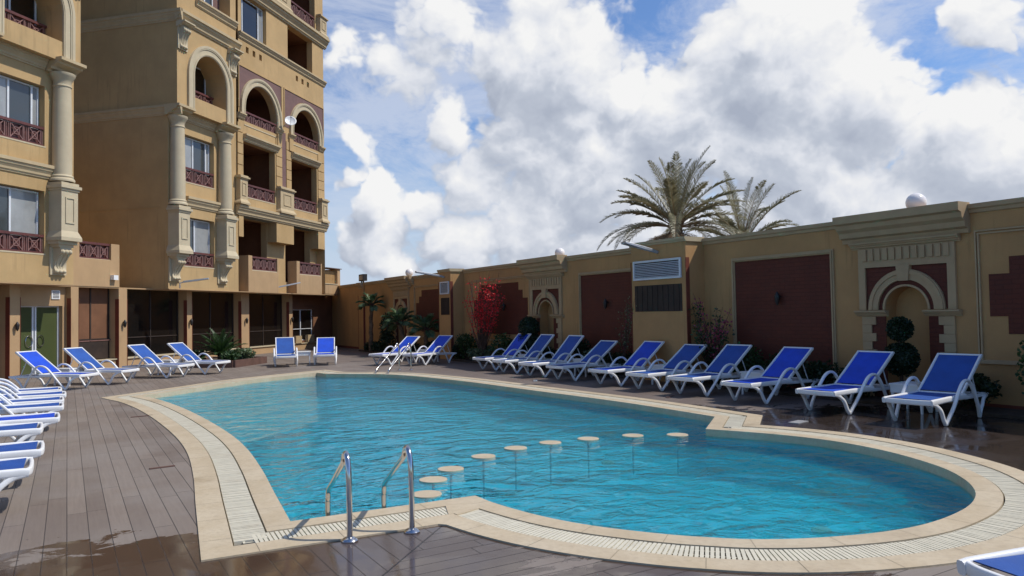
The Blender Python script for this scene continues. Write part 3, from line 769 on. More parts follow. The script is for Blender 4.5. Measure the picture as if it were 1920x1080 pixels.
def railing(s0, s1, z0, z1, w, n, name='balcony_railing'):
    b = fmb(); H = z1-z0
    b.box(s0, s1, w-.03, w+.05, z1-.075, z1); b.box(s0, s1, w-.02, w+.03, z0, z0+.05)
    r = b.build(name, M['maroon'], bld)
    b = fmb(); u = (s1-s0)/n; zb, zt = z0+.05, z1-.075; h = zt-zb
    for i in range(n):
        a = s0+u*i; bw = u*.70; a0 = a+(u-bw)/2; a1 = a0+bw
        for x in (a0, a1): b.box(x-.014, x+.014, w-.012, w+.018, zb, zt)
        b.bar((a0,zb),(a1,zt),.026,w-.008,w+.014); b.bar((a0,zt),(a1,zb),.026,w-.006,w+.016)
        q0, q1 = a0+bw*.28, a1-bw*.28; y0, y1 = zb+h*.28, zt-h*.28
        for (p, p2) in (((q0,y0),(q1,y0)),((q1,y0),(q1,y1)),((q1,y1),(q0,y1)),((q0,y1),(q0,y0))): b.bar(p, p2, .022, w-.004, w+.019)
        for x in (a0-.055, a1+.055): b.box(x-.009, x+.009, w-.01, w+.012, zb, zt)
    b.build('lattice', M['mauve'], r)
    b = fmb(); b.box(s0, s1, w-.07, w-.05, z0, z1-.08); b.build('backing_board', M['maroon'], r)
    b = fmb(); b.box(s0-.03, s1+.03, w-.02, w+.07, z0-.045, z0-.002); b.build('rail_sill', M['cream'], r)
def window(s0, s1, z0, z1, w, splits=(.5,), mats=('curtain','glass'), name='window'):
    b = fmb(); t = .05
    b.box(s0, s1, w, w+.05, z0, z0+t); b.box(s0, s1, w, w+.05, z1-t, z1)
    b.box(s0, s0+t, w, w+.05, z0+t, z1-t); b.box(s1-t, s1, w, w+.05, z0+t, z1-t)
    for k in splits:
        x = s0+(s1-s0)*k; b.box(x-.03, x+.03, w-.005, w+.055, z0+t, z1-t)
    r = b.build(name, M['whitemetal'], bld)
    xs = [s0]+[s0+(s1-s0)*k for k in splits]+[s1]
    for i in range(len(xs)-1):
        b = fmb(); b.box(xs[i]+.03, xs[i+1]-.03, w+.01, w+.02, z0+t, z1-t); b.build('pane', M[mats[i % len(mats)]], r)
def cornice(s0, s1, w, z0, z1, out, mat='trim', name='cornice', ends=True, steps=4):
    """moulded band: stepped and coved profile run along s"""
    h = z1-z0; prof = [(-.02,z0),(out*.18,z0),(out*.22,z0+h*.12),(out*.38,z0+h*.16),(out*.42,z0+h*.32),(out*.62,z0+h*.48),(out*.74,z0+h*.55),(out*.78,z0+h*.70),(out,z0+h*.76),(out,z1),(-.02,z1)]
    b = fmb(smooth=False); b.prism([(w+a, z) for a, z in prof], s0, s1, 0)
    return b.build(name, M[mat], bld)
def side_cornice(w0, w1, s, z0, z1, out, mat='trim'):
    h = z1-z0; prof = [(.02,z0),(-out*.18,z0),(-out*.22,z0+h*.12),(-out*.38,z0+h*.16),(-out*.42,z0+h*.32),(-out*.62,z0+h*.48),(-out*.74,z0+h*.55),(-out*.78,z0+h*.70),(-out,z0+h*.76),(-out,z1),(.02,z1)]
    b = fmb(); b.prism([(s+a, z) for a, z in prof], w0, w1, 1); b.build('cornice', M[mat], bld)
def arch_ring(mb, c, zs, r0, r1, zb, w0, w1, n=28):
    po = [(c+r1, zb)]+[(c+r1*C(PI*i/n), zs+r1*S(PI*i/n)) for i in range(n+1)]+[(c-r1, zb)]
    pi_ = [(c+r0, zb)]+[(c+r0*C(PI*i/n), zs+r0*S(PI*i/n)) for i in range(n+1)]+[(c-r0, zb)]
    m = len(po); vs = [(p[0],w0,p[1]) for p in po]+[(p[0],w0,p[1]) for p in pi_]+[(p[0],w1,p[1]) for p in po]+[(p[0],w1,p[1]) for p in pi_]
    fs = []
    for i in range(m-1):
        fs += [(2*m+i,2*m+i+1,3*m+i+1,3*m+i), (i,i+1,2*m+i+1,2*m+i), (m+i,m+i+1,3*m+i+1,3*m+i)]
    fs += [(0,m,3*m,2*m),(m-1,2*m-1,4*m-1,3*m-1)]
    mb.add(vs, fs)
def arch_trim(c, zs, r, R, zb, w, mat='cream', depth=.09):
    b = fmb(); d = R-r
    arch_ring(b, c, zs, r, r+d*.62, zb, w-.02, w+depth*.55); arch_ring(b, c, zs, r+d*.62, r+d*.74, zb, w-.02, w+depth*.85)
    arch_ring(b, c, zs, r+d*.74, R, zb, w-.02, w+depth); arch_ring(b, c, zs, r+d*.08, r+d*.2, zb, w, w+depth*.75)
    b.build('arch_trim', M[mat], bld)
def corbel(s, w, z0, z1, wd, out, mat='cream', plate=True):
    h = z1-z0; b = fmb(smooth=True, ang=40)
    prof = [(0,z0+h*.06),(out*.30,z0+h*.06),(out*.40,z0+h*.10),(out*.42,z0+h*.16),(out*.34,z0+h*.21),(out*.30,z0+h*.30),(out*.36,z0+h*.42),(out*.50,z0+h*.54),(out*.66,z0+h*.64),
            (out*.80,z0+h*.72),(out*.98,z0+h*.76),(out*1.06,z0+h*.83),(out*1.02,z0+h*.90),(out*.92,z0+h*.95),(out*.92,z1),(0,z1)]
    b.prism([(w+a, z) for a, z in prof], s-wd/2, s+wd/2, 0)
    for k in (-1, 0, 1):      # scroll rolls and leaf ribs
        b.ball((s+k*wd*.33, w+out*.96, z0+h*.83), wd*.17, wd*.2, h*.09, 10, 7)
        b.ball((s+k*wd*.33, w+out*.34, z0+h*.12), wd*.17, wd*.2, h*.07, 10, 7)
        b.tube(spline([(s+k*wd*.18, w+out*.30, z0+h*.22),(s+k*wd*.30, w+out*.38, z0+h*.40),(s+k*wd*.38, w+out*.60, z0+h*.58),(s+k*wd*.30, w+out*.88, z0+h*.74)], 4), [.02]*13, 6)
    o = b.build('corbel', M[mat], bld)
    if plate:
        b = fmb(); b.box(s-wd*.72, s+wd*.72, w-.01, w+.05, z0, z1); b.build('corbel_plate', M[mat], o)
    return o
def pedestal(s, w, z0, z1, wd, out, mat='trim', panel=True):
    """box pedestal with cap, flared foot and a framed panel on its front"""
    b = fmb(); h = z1-z0; a = wd/2
    b.box(s-a, s+a, w-.02, w+out, z0+h*.17, z1-h*.14)
    for k, (e, za, zb) in enumerate(((.03,z1-h*.14,z1-h*.10),(.075,z1-h*.10,z1-h*.05),(.02,z1-h*.05,z1))): b.box(s-a-e, s+a+e, w-.02, w+out+e, za, zb)
    # flared foot
    e = .08; zz = z0+h*.06
    b.add([(s-a,w-.02,z0+h*.17),(s+a,w-.02,z0+h*.17),(s+a,w+out,z0+h*.17),(s-a,w+out,z0+h*.17),(s-a-e,w-.02,zz),(s+a+e,w-.02,zz),(s+a+e,w+out+e,zz),(s-a-e,w+out+e,zz)],
          [(0,1,5,4),(1,2,6,5),(2,3,7,6),(3,0,4,7)])
    b.box(s-a-e, s+a+e, w-.02, w+out+e, z0, zz)
    o = b.build('pedestal', M[mat], bld)
    if panel:
        b = fmb(); i = a*.55; y0, y1 = z0+h*.30, z1-h*.25; f = w+out
        b.box(s-i, s+i, f-.01, f+.025, y0, y0+.04); b.box(s-i, s+i, f-.01, f+.025, y1-.04, y1)
        b.box(s-i, s-i+.035, f-.01, f+.025, y0+.04, y1-.04); b.box(s+i-.035, s+i, f-.01, f+.025, y0+.04, y1-.04)
        b.build('panel_frame', M[mat], o)
    return o
def column(s, w, z0, z1, r, mat='cream'):
    b = fmb(smooth=True, ang=40); h = z1-z0
    prof = [(r*1.28,z0),(r*1.30,z0+.05),(r*1.22,z0+.09),(r*1.10,z0+.11),(r*1.16,z0+.15),(r*1.12,z0+.18),(r*1.0,z0+.20),(r*1.0,z0+h*.35),(r*.90,z1-.42),(r*.98,z1-.40),(r*.98,z1-.37),(r*.90,z1-.35),
            (r*.92,z1-.24),(r*1.02,z1-.20),(r*1.20,z1-.10),(r*1.30,z1-.06),(r*1.32,z1)]
    b.lathe(s, w, prof, 28); b.build('column', M[mat], bld)

# --- column bay, used for the left wing and for the left bay of the main block
WL = -18.64; WU = -18.24
def module(ds, left_end, right_end, left_edge=23.07, sidewall=True):
    c1, c2 = 23.37+ds, 26.17+ds; w0, w1 = 23.95+ds, 25.72+ds
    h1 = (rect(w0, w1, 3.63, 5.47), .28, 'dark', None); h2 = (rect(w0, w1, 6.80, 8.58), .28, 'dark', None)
    wall_panel('wall', left_end, right_end, 2.75, 9.42, WL, [h1, h2])
    for z0, z1, zr0, zr1, m in ((3.63,5.47,3.63,4.18,('glass','curtain')), (6.80,8.58,6.80,7.36,('curtain','glass'))):
        window(w0+.02, w1-.02, zr1-.25, z1-.02, WL-.25, (.42,.86) if z0 > 5 else (.46,), m)
        railing(w0, w1, zr0, zr1, WL-.06, 3)
    cornice(w0+.02, w1+.35, WL, 5.85, 6.24, .18, 'walltrim' if 0 else 'trim', 'window_ledge')
    for c in (c1, c2):
        column(c, -18.47, 5.80, 9.06, .27)
        pedestal(c, WL, 4.02, 5.76, .60, .46, 'cream')
        b = fmb(); b.box(c-.34, c+.34, WL-.01, WL+.40, 3.92, 4.02); b.box(c-.27, c+.27, WL-.01, WL+.33, 3.84, 3.92); b.build('pedestal_foot', M['cream'], bld)
        corbel(c, WL, 3.02, 3.84, .40, .34)
    # upper storey, corbelled out over the columns, with a deep arch
    ca = 24.98+ds
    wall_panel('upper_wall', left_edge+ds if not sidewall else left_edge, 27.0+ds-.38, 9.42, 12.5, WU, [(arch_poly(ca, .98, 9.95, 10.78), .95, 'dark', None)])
    b = fmb(); b.box(left_edge, 26.62+ds, WL-.01, WU, 9.36, 9.42); b.build('overhang_soffit', M['stucco'], bld)
    b = fmb(); b.flat([rect(9.42, 19.5, WL-.2, WU)], 26.62+ds, 0) if 0 else b.add([(26.62+ds,WL-.1,9.42),(26.62+ds,WU,9.42),(26.62+ds,WU,19.5),(26.62+ds,WL-.1,19.5)], [(0,1,2,3)]); b.build('return_wall', M['stucco'], bld)
    arch_trim(ca, 10.78, .98, 1.36, 9.46, WU)
    railing(ca-.98, ca+.98, 9.95, 10.5, WU-.62, 3)
    b = fmb(); b.box(ca-.98, ca+.98, WU-.93, WU-.70, 9.42, 9.95); b.build('parapet', M['stucco'], bld)
    window(ca-.9, ca+.9, 10.0, 11.6, WU-.93, (.5,), ('darkglass',))
    # blocks of cornice over each column, and thinner band between
    cornice(c1+.48, c2-.48, WL, 9.06, 9.40, .20)
    for c in (c1, c2):
        l, r = c-.46, c+.46
        if c == c1: l = min(l, left_edge-.0)
        cornice(l, r, WL, 9.06, 9.43, .62)
    # top cornice with its small corbels
    cornice(left_edge-.10, 26.72+ds, WU, 12.50, 12.92, .24)
    for c in (23.34+ds, 26.35+ds):
        corbel(c, WU, 11.50, 12.32, .36, .24, 'cream')
        cornice(c-.30, c+.30, WU, 12.30, 12.50, .36, 'cream')
    # storey over it
    wall_panel('top_wall', left_edge, 26.62+ds, 12.92, 19.5, WU, [(rect(24.2+ds, 26.25+ds, 13.72, 15.5), .5, 'purple', None), (rect(24.2+ds, 26.25+ds, 16.9, 18.7), .5, 'purple', None)])
    cornice(24.1+ds, 26.60+ds, WU, 13.45, 13.74, .16, 'trim', 'window_ledge')
    window(24.7+ds, 25.75+ds, 13.75, 15.4, WU-.49, (.5,), ('glass',))
module(0, 23.07, 27.30, 23.07)
module(-7.9, 12.0, 18.87, 12.0)
# returns of the overhang round the corner
for s_ in (23.07,):
    b = fmb(); b.add([(s_,WL,2.75),(s_,-27,2.75),(s_,-27,9.42),(s_,WL,9.42)], [(0,1,2,3)]); b.add([(s_-.001,WU,9.42),(s_-.001,-27,9.42),(s_-.001,-27,19.5),(s_-.001,WU,19.5)], [(0,1,2,3)]); b.build('side_wall', M['stucco'], bld)
    side_cornice(-27, WL+.60, s_, 9.06, 9.43, .12); side_cornice(-27, WU+.24, s_, 12.50, 12.92, .12)
    b = fmb(); b.box(s_-.012, s_+.01, -27, WL-.35, 5.70, 5.74); b.build('joint', M['stucco'], bld)
b = fmb(); b.add([(12.0,-27,2.75),(23.1,-27,2.75),(23.1,-27,19.5),(12.0,-27,19.5)], [(0,1,2,3)]); b.build('rear_wall', M['stucco'], bld)
b = fmb(); b.add([(18.87,WL,2.75),(18.87,-27,2.75),(18.87,-27,9.42),(18.87,WL,9.42)], [(0,1,2,3)]); b.build('side_wall', M['stucco'], bld)

# --- two loggia bays
WF = -18.6; W1 = -19.08
Lg = 'loggia'
# first floor: set-back wall with openings, protruding blocks, box balconies
wall_panel('wall', 27.30, 34.62, 2.75, 5.95, W1, [(rect(27.55, 30.1, 3.3, 5.93), 2.0, None, Lg), (rect(31.65, 33.95, 3.3, 5.93), 2.0, None, Lg)])
for a0, a1 in ((27.3,27.62),(30.15,31.62),(33.95,34.62)):
    b = fmb(); b.box(a0, a1, W1, WF, 5.05, 5.95); b.build('hanging_block', M['stucco'], bld)
for a0, a1 in ((27.95,30.28),(31.85,34.28)):
    b = fmb(); b.box(a0, a0+.28, W1, WF, 2.75, 4.30); b.box(a1-.10, a1, W1, WF, 2.75, 4.30); b.box(a0+.28, a1-.10, W1+.3, WF, 2.75, 3.66); b.box(a0+.28, a1-.10, W1, W1+.3, 2.75, 3.3); b.build('box_balcony', M['base'], bld)
    railing(a0+.28, a1-.10, 3.70, 4.28, WF-.08, 4)
# second floor
zf = 5.95
cornice(27.1, 34.74, WF, 5.95, 6.36, .20)
wall_panel('wall', 27.30, 34.62, 5.95, 9.95, WF, [(rect(27.62, 30.05, 6.77, 9.13), 2.0, None, Lg), (rect(31.42, 33.85, 6.77, 9.13), 2.0, None, Lg)])
railing(27.62, 30.05, 6.78, 7.34, WF-.06, 4); railing(31.42, 33.85, 6.78, 7.34, WF-.06, 4)
for c, wd in ((27.38,.52),(30.75,1.15),(34.30,.60)): pedestal(c, WF, 6.38, 7.60, wd, .20, 'trim')
cornice(27.58, 30.25, WF, 9.12, 9.42, .20, 'trim', 'lintel'); cornice(31.38, 34.02, WF, 9.12, 9.42, .20, 'trim', 'lintel')
for a0, a1 in ((27.2,27.58),(30.12,30.60),(30.98,31.40),(33.95,34.58)):
    b = fmb(); z = 7.62
    while z < 9.85:
        z1 = min(z+.46, 9.88); b.box(a0, a1, WF-.01, WF+.035, z, z1-.035); z += .46
    b.build('rusticated_blocks', M['stucco'], bld)
b = fmb(); b.box(30.63, 30.95, WF-.01, WF+.012, 7.6, 10.2); b.build('mauve_strip', M['purple'], bld)
# third floor arches
A2, A3 = 28.97, 32.84
wall_panel('wall', 27.30, 34.62, 9.95, 15.45, WF, [(arch_poly(A2, 1.24, 9.99, 10.52), 2.0, None, Lg), (arch_poly(A3, 1.22, 9.99, 10.50), 2.0, None, Lg),
    (rect(27.52, 29.42, 13.74, 15.44), 1.6, None, Lg), (rect(31.2, 33.5, 13.74, 15.44), 2.0, None, Lg)]+
    [(rect(a, a+.20, 12.98, 13.24), .12, 'stucco', None) for a in (27.86,28.36,28.86,31.92,32.44,32.96)])
railing(A2-1.24, A2+1.24, 9.86, 10.44, WF-.05, 4); railing(A3-1.22, A3+1.22, 9.86, 10.44, WF-.05, 4)
for a0, a1, c, r in ((27.32,30.58,A2,1.60),(30.86,34.52,A3,1.58)):
    n = 30; po = [(a0,12.28),(a0,10.3)]+([(c-r,10.3)] if c-r > a0 else [])
    arc = [(c+r*C(PI*i/n), 10.51+r*S(PI*i/n)) for i in range(n, -1, -1)]
    arc = [p for p in arc if a0 < p[0] < a1]
    po = [(a0,12.28),(a0,10.51)]+arc+[(a1,10.51),(a1,12.28)]
    b = fmb(); b.flat([po], WF+.012, 1); b.build('mauve_spandrel', M['purple'], bld)
    b = fmb(); b.box(a0-.04, a1+.04, WF-.01, WF+.04, 12.28, 12.33); b.box(a1, a1+.045, WF-.01, WF+.04, 10.5, 12.28); b.box(a0-.045, a0, WF-.01, WF+.04, 10.5, 12.28); b.build('spandrel_frame', M['stucco'], bld)
arch_trim(A2, 10.52, 1.24, 1.58, 10.25, WF, 'cream', .11); arch_trim(A3, 10.50, 1.22, 1.56, 10.25, WF, 'cream', .11)
for c in (27.45,30.38,31.42,34.30): cornice(c-.24, c+.24, WF, 10.02, 10.26, .16, 'trim', 'impost'); 
for c in (30.36,31.36):
    b = fmb(); b.box(c-.16, c+.16, WF-.01, WF+.08, 9.45, 10.02); b.build('impost_block', M['stucco'], bld)
# ledge, fourth floor, top cornice and fifth floor
cornice(27.3, 34.72, WF, 13.44, 13.72, .16)
window(27.55, 29.40, 13.76, 15.42, WF-.22, (.16,.80), ('glass','darkglass','curtain'))
cornice(27.2, 34.80, WF, 15.45, 15.95, .30)
wall_panel('wall', 27.30, 34.62, 15.95, 19.5, WF, [(rect(27.6, 29.4, 16.8, 19.0), 1.8, None, Lg), (rect(31.4, 33.8, 16.0, 19.0), 2.0, None, Lg)])
railing(31.4, 33.8, 16.10, 16.76, WF-.06, 4)
for c, wd in ((30.4,1.5),(34.30,.66)): pedestal(c, WF, 15.96, 17.0, wd, .22, 'trim')
b = fmb(); b.add([(34.62,WF,2.75),(34.62,-29,2.75),(34.62,-29,19.5),(34.62,WF,19.5)], [(0,1,2,3)]); b.box(12, 34.62, -29, WL, 19.5, 19.6); b.build('side_wall', M['stucco'], bld)
# terrace parapet right of the block, closed with a reed screen
b = fmb(); b.box(34.63, 36.35, WF-.35, WF-.05, 2.80, 3.30); b.box(36.05, 36.35, WF-.35, WF-.05, 3.30, 4.12); b.box(34.63, 36.05, WF-.35, WF-.25, 3.3, 4.02); b.box(36.12, 36.35, -24, WF-.35, 2.80, 4.12); b.build('terrace_parapet', M['base'], bld)
b = fmb(); b.box(34.63, 36.04, WF-.24, WF-.20, 3.34, 3.98); b.build('reed_screen', M['reed'], bld)
b = fmb(); b.box(34.63, 36.06, WF-.24, WF-.02, 3.301, 3.335); b.build('screen_sill', M['cream'], bld)
b = fmb(); b.box(34.8, 36.42, WF-.55, WF+.02, 4.125, 4.16); b.build('screen_cap', M['timber'], bld)

# --- ground floor
WG = -19.28
b = fmb(); b.box(12, 18.9, WG-6, WL-.002, 2.72, 2.748); b.box(18.9, 23.07, WG-6, WG-.02, 2.72, 2.76); b.box(23.07, 34.6, WG-6, WF-.004, 2.72, 2.748); b.box(34.6, 36.34, WG-6, WF-.07, 2.74, 2.798); b.box(36.34, 37.6, WG-2, WG-.18, 2.74, 3.2); b.build('ground_floor_soffit', M['base'], bld)
pil = [(12,12.4),(14.8,15.1),(17.27,17.61),(19.42,19.72),(21.42,21.80),(24.90,25.20),(28.42,29.0),(32.28,32.60)]
for a0, a1 in pil:
    b = fmb(); b.box(a0, a1, WG-.55, WG, 0, 2.72); p = b.build('pillar', M['base'], bld)
    b = fmb()
    for e in (a0-.012, a1): b.box(e, e+.012, WG-.14, WG+.012, .0, 2.36)
    b.build('rust_strip', M['rust'], p)
for a0, a1 in ((19.72,21.42),(21.80,24.90),(25.20,28.42),(29.0,32.28),(32.60,37.0)):
    b = fmb(); b.box(a0, a1, WG-.45, WG-.10, 0, .30); b.build('dwarf_wall', M['base'], bld)
    b = fmb(); b.box(a0, a1, WG-.45, WG-.05, .30, .335); b.build('sill', M['cream'], bld)
# dark glazing in the four middle openings
for i, (a0, a1) in enumerate(((19.72,21.42),(21.80,24.90),(25.20,28.42),(29.0,32.28))):
    b = fmb()
    for x in (a0+.02, (a0+a1)/2, a1-.07): b.box(x, x+.05, WG-.42, WG-.37, .336, 2.72)
    b.box(a0, a1, WG-.415, WG-.375, 1.0, 1.04)
    f = b.build('glazing_frame', M['dark'], bld)
    b = fmb(); b.box(a0, a1, WG-.405, WG-.395, .336, 2.72); b.build('pane', M['darkglass'] if i else M['loggia'], f)
b = fmb(); b.box(19.75, 21.3, WG-.36, WG-.33, .36, .95); b.build('brown_panel', M['rust'] if 0 else M['dark'], bld)
b = fmb(); b.box(19.72, 21.42, WG-.36, WG-.31, .96, .985); b.build('copper_rail', M['mauve'], bld)
# left-hand dark openings
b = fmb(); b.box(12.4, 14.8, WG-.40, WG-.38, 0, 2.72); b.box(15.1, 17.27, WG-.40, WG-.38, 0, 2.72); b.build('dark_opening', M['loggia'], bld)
# green glass door with lintel and vent
b = fmb(); b.box(17.61, 19.42, WG-.42, WG-.20, 2.12, 2.72); b.box(19.30, 19.42, WG-.42, WG-.20, 0, 2.12); b.build('door_lintel', M['base'], bld)
b = fmb(); b.box(17.61, 17.66, WG-.40, WG-.34, 0, 2.12); b.box(19.25, 19.30, WG-.40, WG-.34, 0, 2.12); b.box(18.33, 18.38, WG-.40, WG-.34, 0, 2.08); b.box(18.43, 18.48, WG-.40, WG-.34, 0, 2.08); b.box(17.66, 19.25, WG-.40, WG-.34, 2.08, 2.12)
dr = b.build('glass_door', M['whitemetal'], bld)
b = fmb(); b.box(17.66, 18.33, WG-.38, WG-.365, 0, 2.08); b.box(18.48, 19.25, WG-.38, WG-.365, 0, 2.08); b.build('pane', M['greenglass'], dr)
for cx, m_ in ((18.22,'chrome'),(18.62,'black')):
    b = fmb(smooth=True); b.tube([(cx+.12*C(a*PI/8), WG-.33, 1.05+.17*S(a*PI/8)) for a in range(17)], .012, 8); b.build('handle', M[m_], dr)
b = fmb(); b.box(18.87, 19.18, WG-.20, WG-.17, 2.33, 2.60); v = b.build('wall_vent', M['white'], bld)
b = fmb()
for k in range(5): b.box(18.91, 19.14, WG-.169, WG-.165, 2.365+k*.045, 2.385+k*.045)
b.build('vent_slot', M['black'], v)
# low balcony wall between the wings
b = fmb(); b.box(18.87, 19.75, WG-.3, WG+.001, 2.761, 4.22); b.box(21.08, 21.45, WG-.3, WG+.001, 2.761, 4.22); b.box(19.75, 21.08, WG-.3, WG+.001, 2.761, 3.66); b.build('balcony_parapet', M['base'], bld)
railing(19.75, 21.08, 3.68, 4.22, WG-.10, 3)
b = fmb(); b.box(21.05, 21.25, WG, WG+.14, 3.0, 3.16); tag(b.build('junction_box', M['white'], bld))
# last opening: framed window and wall
b = fmb(); b.flat([rect(32.6,37.05,.336,2.80), rect(32.75,34.95,.45,2.02)], WG-.20, 1); b.loopwall(rect(32.75,34.95,.45,2.02), WG-.2, WG-.32, 1); b.build('window_wall', M['loggia'], bld)
window(32.75, 34.95, .45, 2.02, WG-.33, (.48,), ('darkglass',))
b = fmb(); b.box(32.8, 34.9, WG-.27, WG-.25, 1.02, 1.05); b.build('window_bar', M['whitemetal'], bld)
for x, w_, h_, lb in ((32.95,.55,.36,'left cardboard box standing on the sill of the last ground floor window'),(34.1,.62,.38,'right cardboard box standing on the sill of the last ground floor window')):
    b = fmb(); b.box(x, x+w_, WG-.18, WG-.02+.0, .337, .337+h_); b.box(x+w_*.48, x+w_*.52, WG-.019, WG-.017, .337, .337+h_)
    tag(b.build('cardboard_box', M['card'], at=FAC(x, WG-.1, .336)), lb, 'box')
b = fmb(); b.box(12, 36.35, -25, -24.9, 0, 2.75); b.build('back_wall', M['dark'], bld)

# --- fixed things on the building
def lantern(P, fr, lb):
    b = MB(fr, smooth=True, ang=40); x, y, z = P
    b.lathe(x, y+.09, [(.0,z-.15),(.02,z-.13),(.045,z-.08),(.055,z+.0),(.06,z+.04),(.035,z+.09),(.01,z+.13)], 12); b.tube([(x,y,z+.02),(x,y+.09,z+.10)], .02, 6)
    tag(b.build('wall_lantern', M['black'], at=fr(x, y, z)), lb, 'wall lamp', 'small dark wall lanterns')
for s_, nm in ((17.44,'the pillar left of the green glass door'),(21.6,'the pillar right of the brown panelled opening'),(25.05,'the slim pillar behind the planter'),(28.7,'the wide pillar right of the planter'),(32.44,'the narrow pillar by the last framed window')):
    lantern((s_, WG, 1.52), FAC, 'small dark lantern on '+nm)
def area_lamp(P, Q, lb, fr, arm=True):
    """slim floodlight head on an arm"""
    b = MB(fr); a = Vector(P); c = Vector(Q); d = (c-a)
    side = Vector((0,0,1)).cross(d).normalized()*.12; up = Vector((0,0,.035))
    p0, p1 = a+d*.12, c; v = [p0-side*.45-up, p0+side*.45-up, p1+side-up, p1-side-up, p0-side*.45+up, p0+side*.45+up, p1+side*.9+up*.6, p1-side*.9+up*.6]
    b.add([tuple(k) for k in v], [(0,1,2,3),(4,5,6,7),(0,1,5,4),(1,2,6,5),(2,3,7,6),(3,0,4,7)])
    b.tube([a+Vector((0,0,-.22)), a+Vector((0,0,-.03)), a+d*.16], .025, 8) if arm else b.tube([a-Vector((0,.07,.02)), a+d*.16], .04, 8)
    o = b.build('flood_lamp', M['grey'], at=fr(*P)); bv = o.modifiers.new('bevel', 'BEVEL'); bv.width = .01; bv.segments = 2
    tag(o, lb, 'flood lamp', 'long flat area lamps on short arms')
area_lamp((23.45,-18.45,2.98), (23.95,-17.6,3.12), 'flat grey area lamp under the left column corbel of the building', FAC)
area_lamp((30.7,-19.05,3.0), (31.6,-18.3,3.25), 'flat grey area lamp between the two box balconies', FAC)
area_lamp((13.2,.62,3.02), (13.35,1.45,3.22), 'flat grey area lamp on the near wall pillar with the large louvre', WAL, False)
area_lamp((24.7,.62,3.02), (24.9,1.6,3.2), 'flat grey area lamp on the far wall pillar with the small louvre', WAL, False)
# air conditioner inside the right loggia
t = empty('air_conditioner', FAC(32.3,-20.2,7.9), 'pale air conditioner unit hanging in the right hand loggia of the second floor', 'air conditioner')
b = fmb(); b.box(31.9, 32.75, -20.45, -20.1, 7.75, 8.35); b.build('casing', M['cream'], t)
b = fmb(smooth=True); b.lathe(0,0,[(0,0)],3) if 0 else None
b = fmb(); 
for k in range(9): b.box(31.97, 32.45, -20.099, -20.085, 7.80+k*.058, 7.83+k*.058)
b.build('grille', M['black'], t)
# satellite dish
dc = Vector(FAC(30.55, -18.1, 10.62)); t = empty('satellite_dish', tuple(dc), 'small white satellite dish between the two big arches', 'satellite dish')
nd = Vector((-.15,-1,.45)).normalized(); ax = nd.cross(Vector((0,0,1))).normalized(); ay = nd.cross(ax)
b = MB(smooth=True, ang=60); R_ = .26; vs = []; fs = []; n = 24; m_ = 6
for i in range(m_+1):
    r = R_*i/m_
    for k in range(n): vs.append(tuple(dc+ax*(r*C(2*PI*k/n))+ay*(r*S(2*PI*k/n))+nd*(.07*(r/R_)**2)))
for i in range(m_):
    for k in range(n): fs.append((i*n+k, i*n+(k+1) % n, (i+1)*n+(k+1) % n, (i+1)*n+k))
b.add(vs, fs); o = b.build('reflector', M['white'], t); o.modifiers.new('th', 'SOLIDIFY').thickness = .008
b = MB(smooth=True); b.tube([tuple(dc-ay*.0-nd*.02), FAC(30.6,-18.5,10.45)], .022, 8); b.tube([tuple(dc+ay*.25), tuple(dc+nd*.32)], .01, 6); b.build('arm', M['grey'], t)
b = MB(smooth=True); b.ball(tuple(dc+nd*.33), .04); b.build('receiver', M['grey'], t)

# ------------------------------------------------------------------ the boundary wall
bw = empty('boundary_wall', (12.5, 12, 0), 'long ochre boundary wall with dark red brick panels, pillars and arched niches', 'wall')
def wmb(**k): return MB(WAL, **k)
HT = 3.20
NC = [7.56, 18.79, 30.13]
holes = [arch_poly(c, .385, .02, 1.60) for c in NC]
b = wmb(); b.flat([rect(-6, 40.5, 0, HT)]+[h for h in holes], 0, 1); b.build('wall_face', M['wallstucco'], bw)
b = wmb(); b.box(-6, 40.5, -.70, -.35, 0, HT); b.add([(-6,0,HT),(40.5,0,HT),(40.5,-.35,HT),(-6,-.35,HT)], [(0,1,2,3)]); b.build('wall_core', M['wallstucco'], bw)
b = wmb(); b.prism([(.0,HT-.10),(.03,HT-.09),(.04,HT-.04),(.07,HT-.02),(.07,HT+.05),(-.75,HT+.05),(-.75,HT+.002),(0,HT+.002)], -6, 40.5, 0); b.build('coping', M['walltrim'], bw)
b = wmb(); b.box(-6, 39.3, 0, .06, 0, .18) if 0 else b.box(-6, 40.5, .001, .012, 0, .10); b.build('skirting', M['rust'], bw)
def wcorn(y0, y1, z0, z1, out, base=0, mat='walltrim', parent=None, name='cornice'):
    h = z1-z0; prof = [(0,z0),(out*.18,z0),(out*.22,z0+h*.14),(out*.45,z0+h*.20),(out*.50,z0+h*.38),(out*.72,z0+h*.50),(out*.76,z0+h*.66),(out,z0+h*.72),(out,z1),(0,z1)]
    b = wmb(); b.prism([(base+a, z) for a, z in prof], y0, y1, 0); return b.build(name, M[mat], parent or bw)
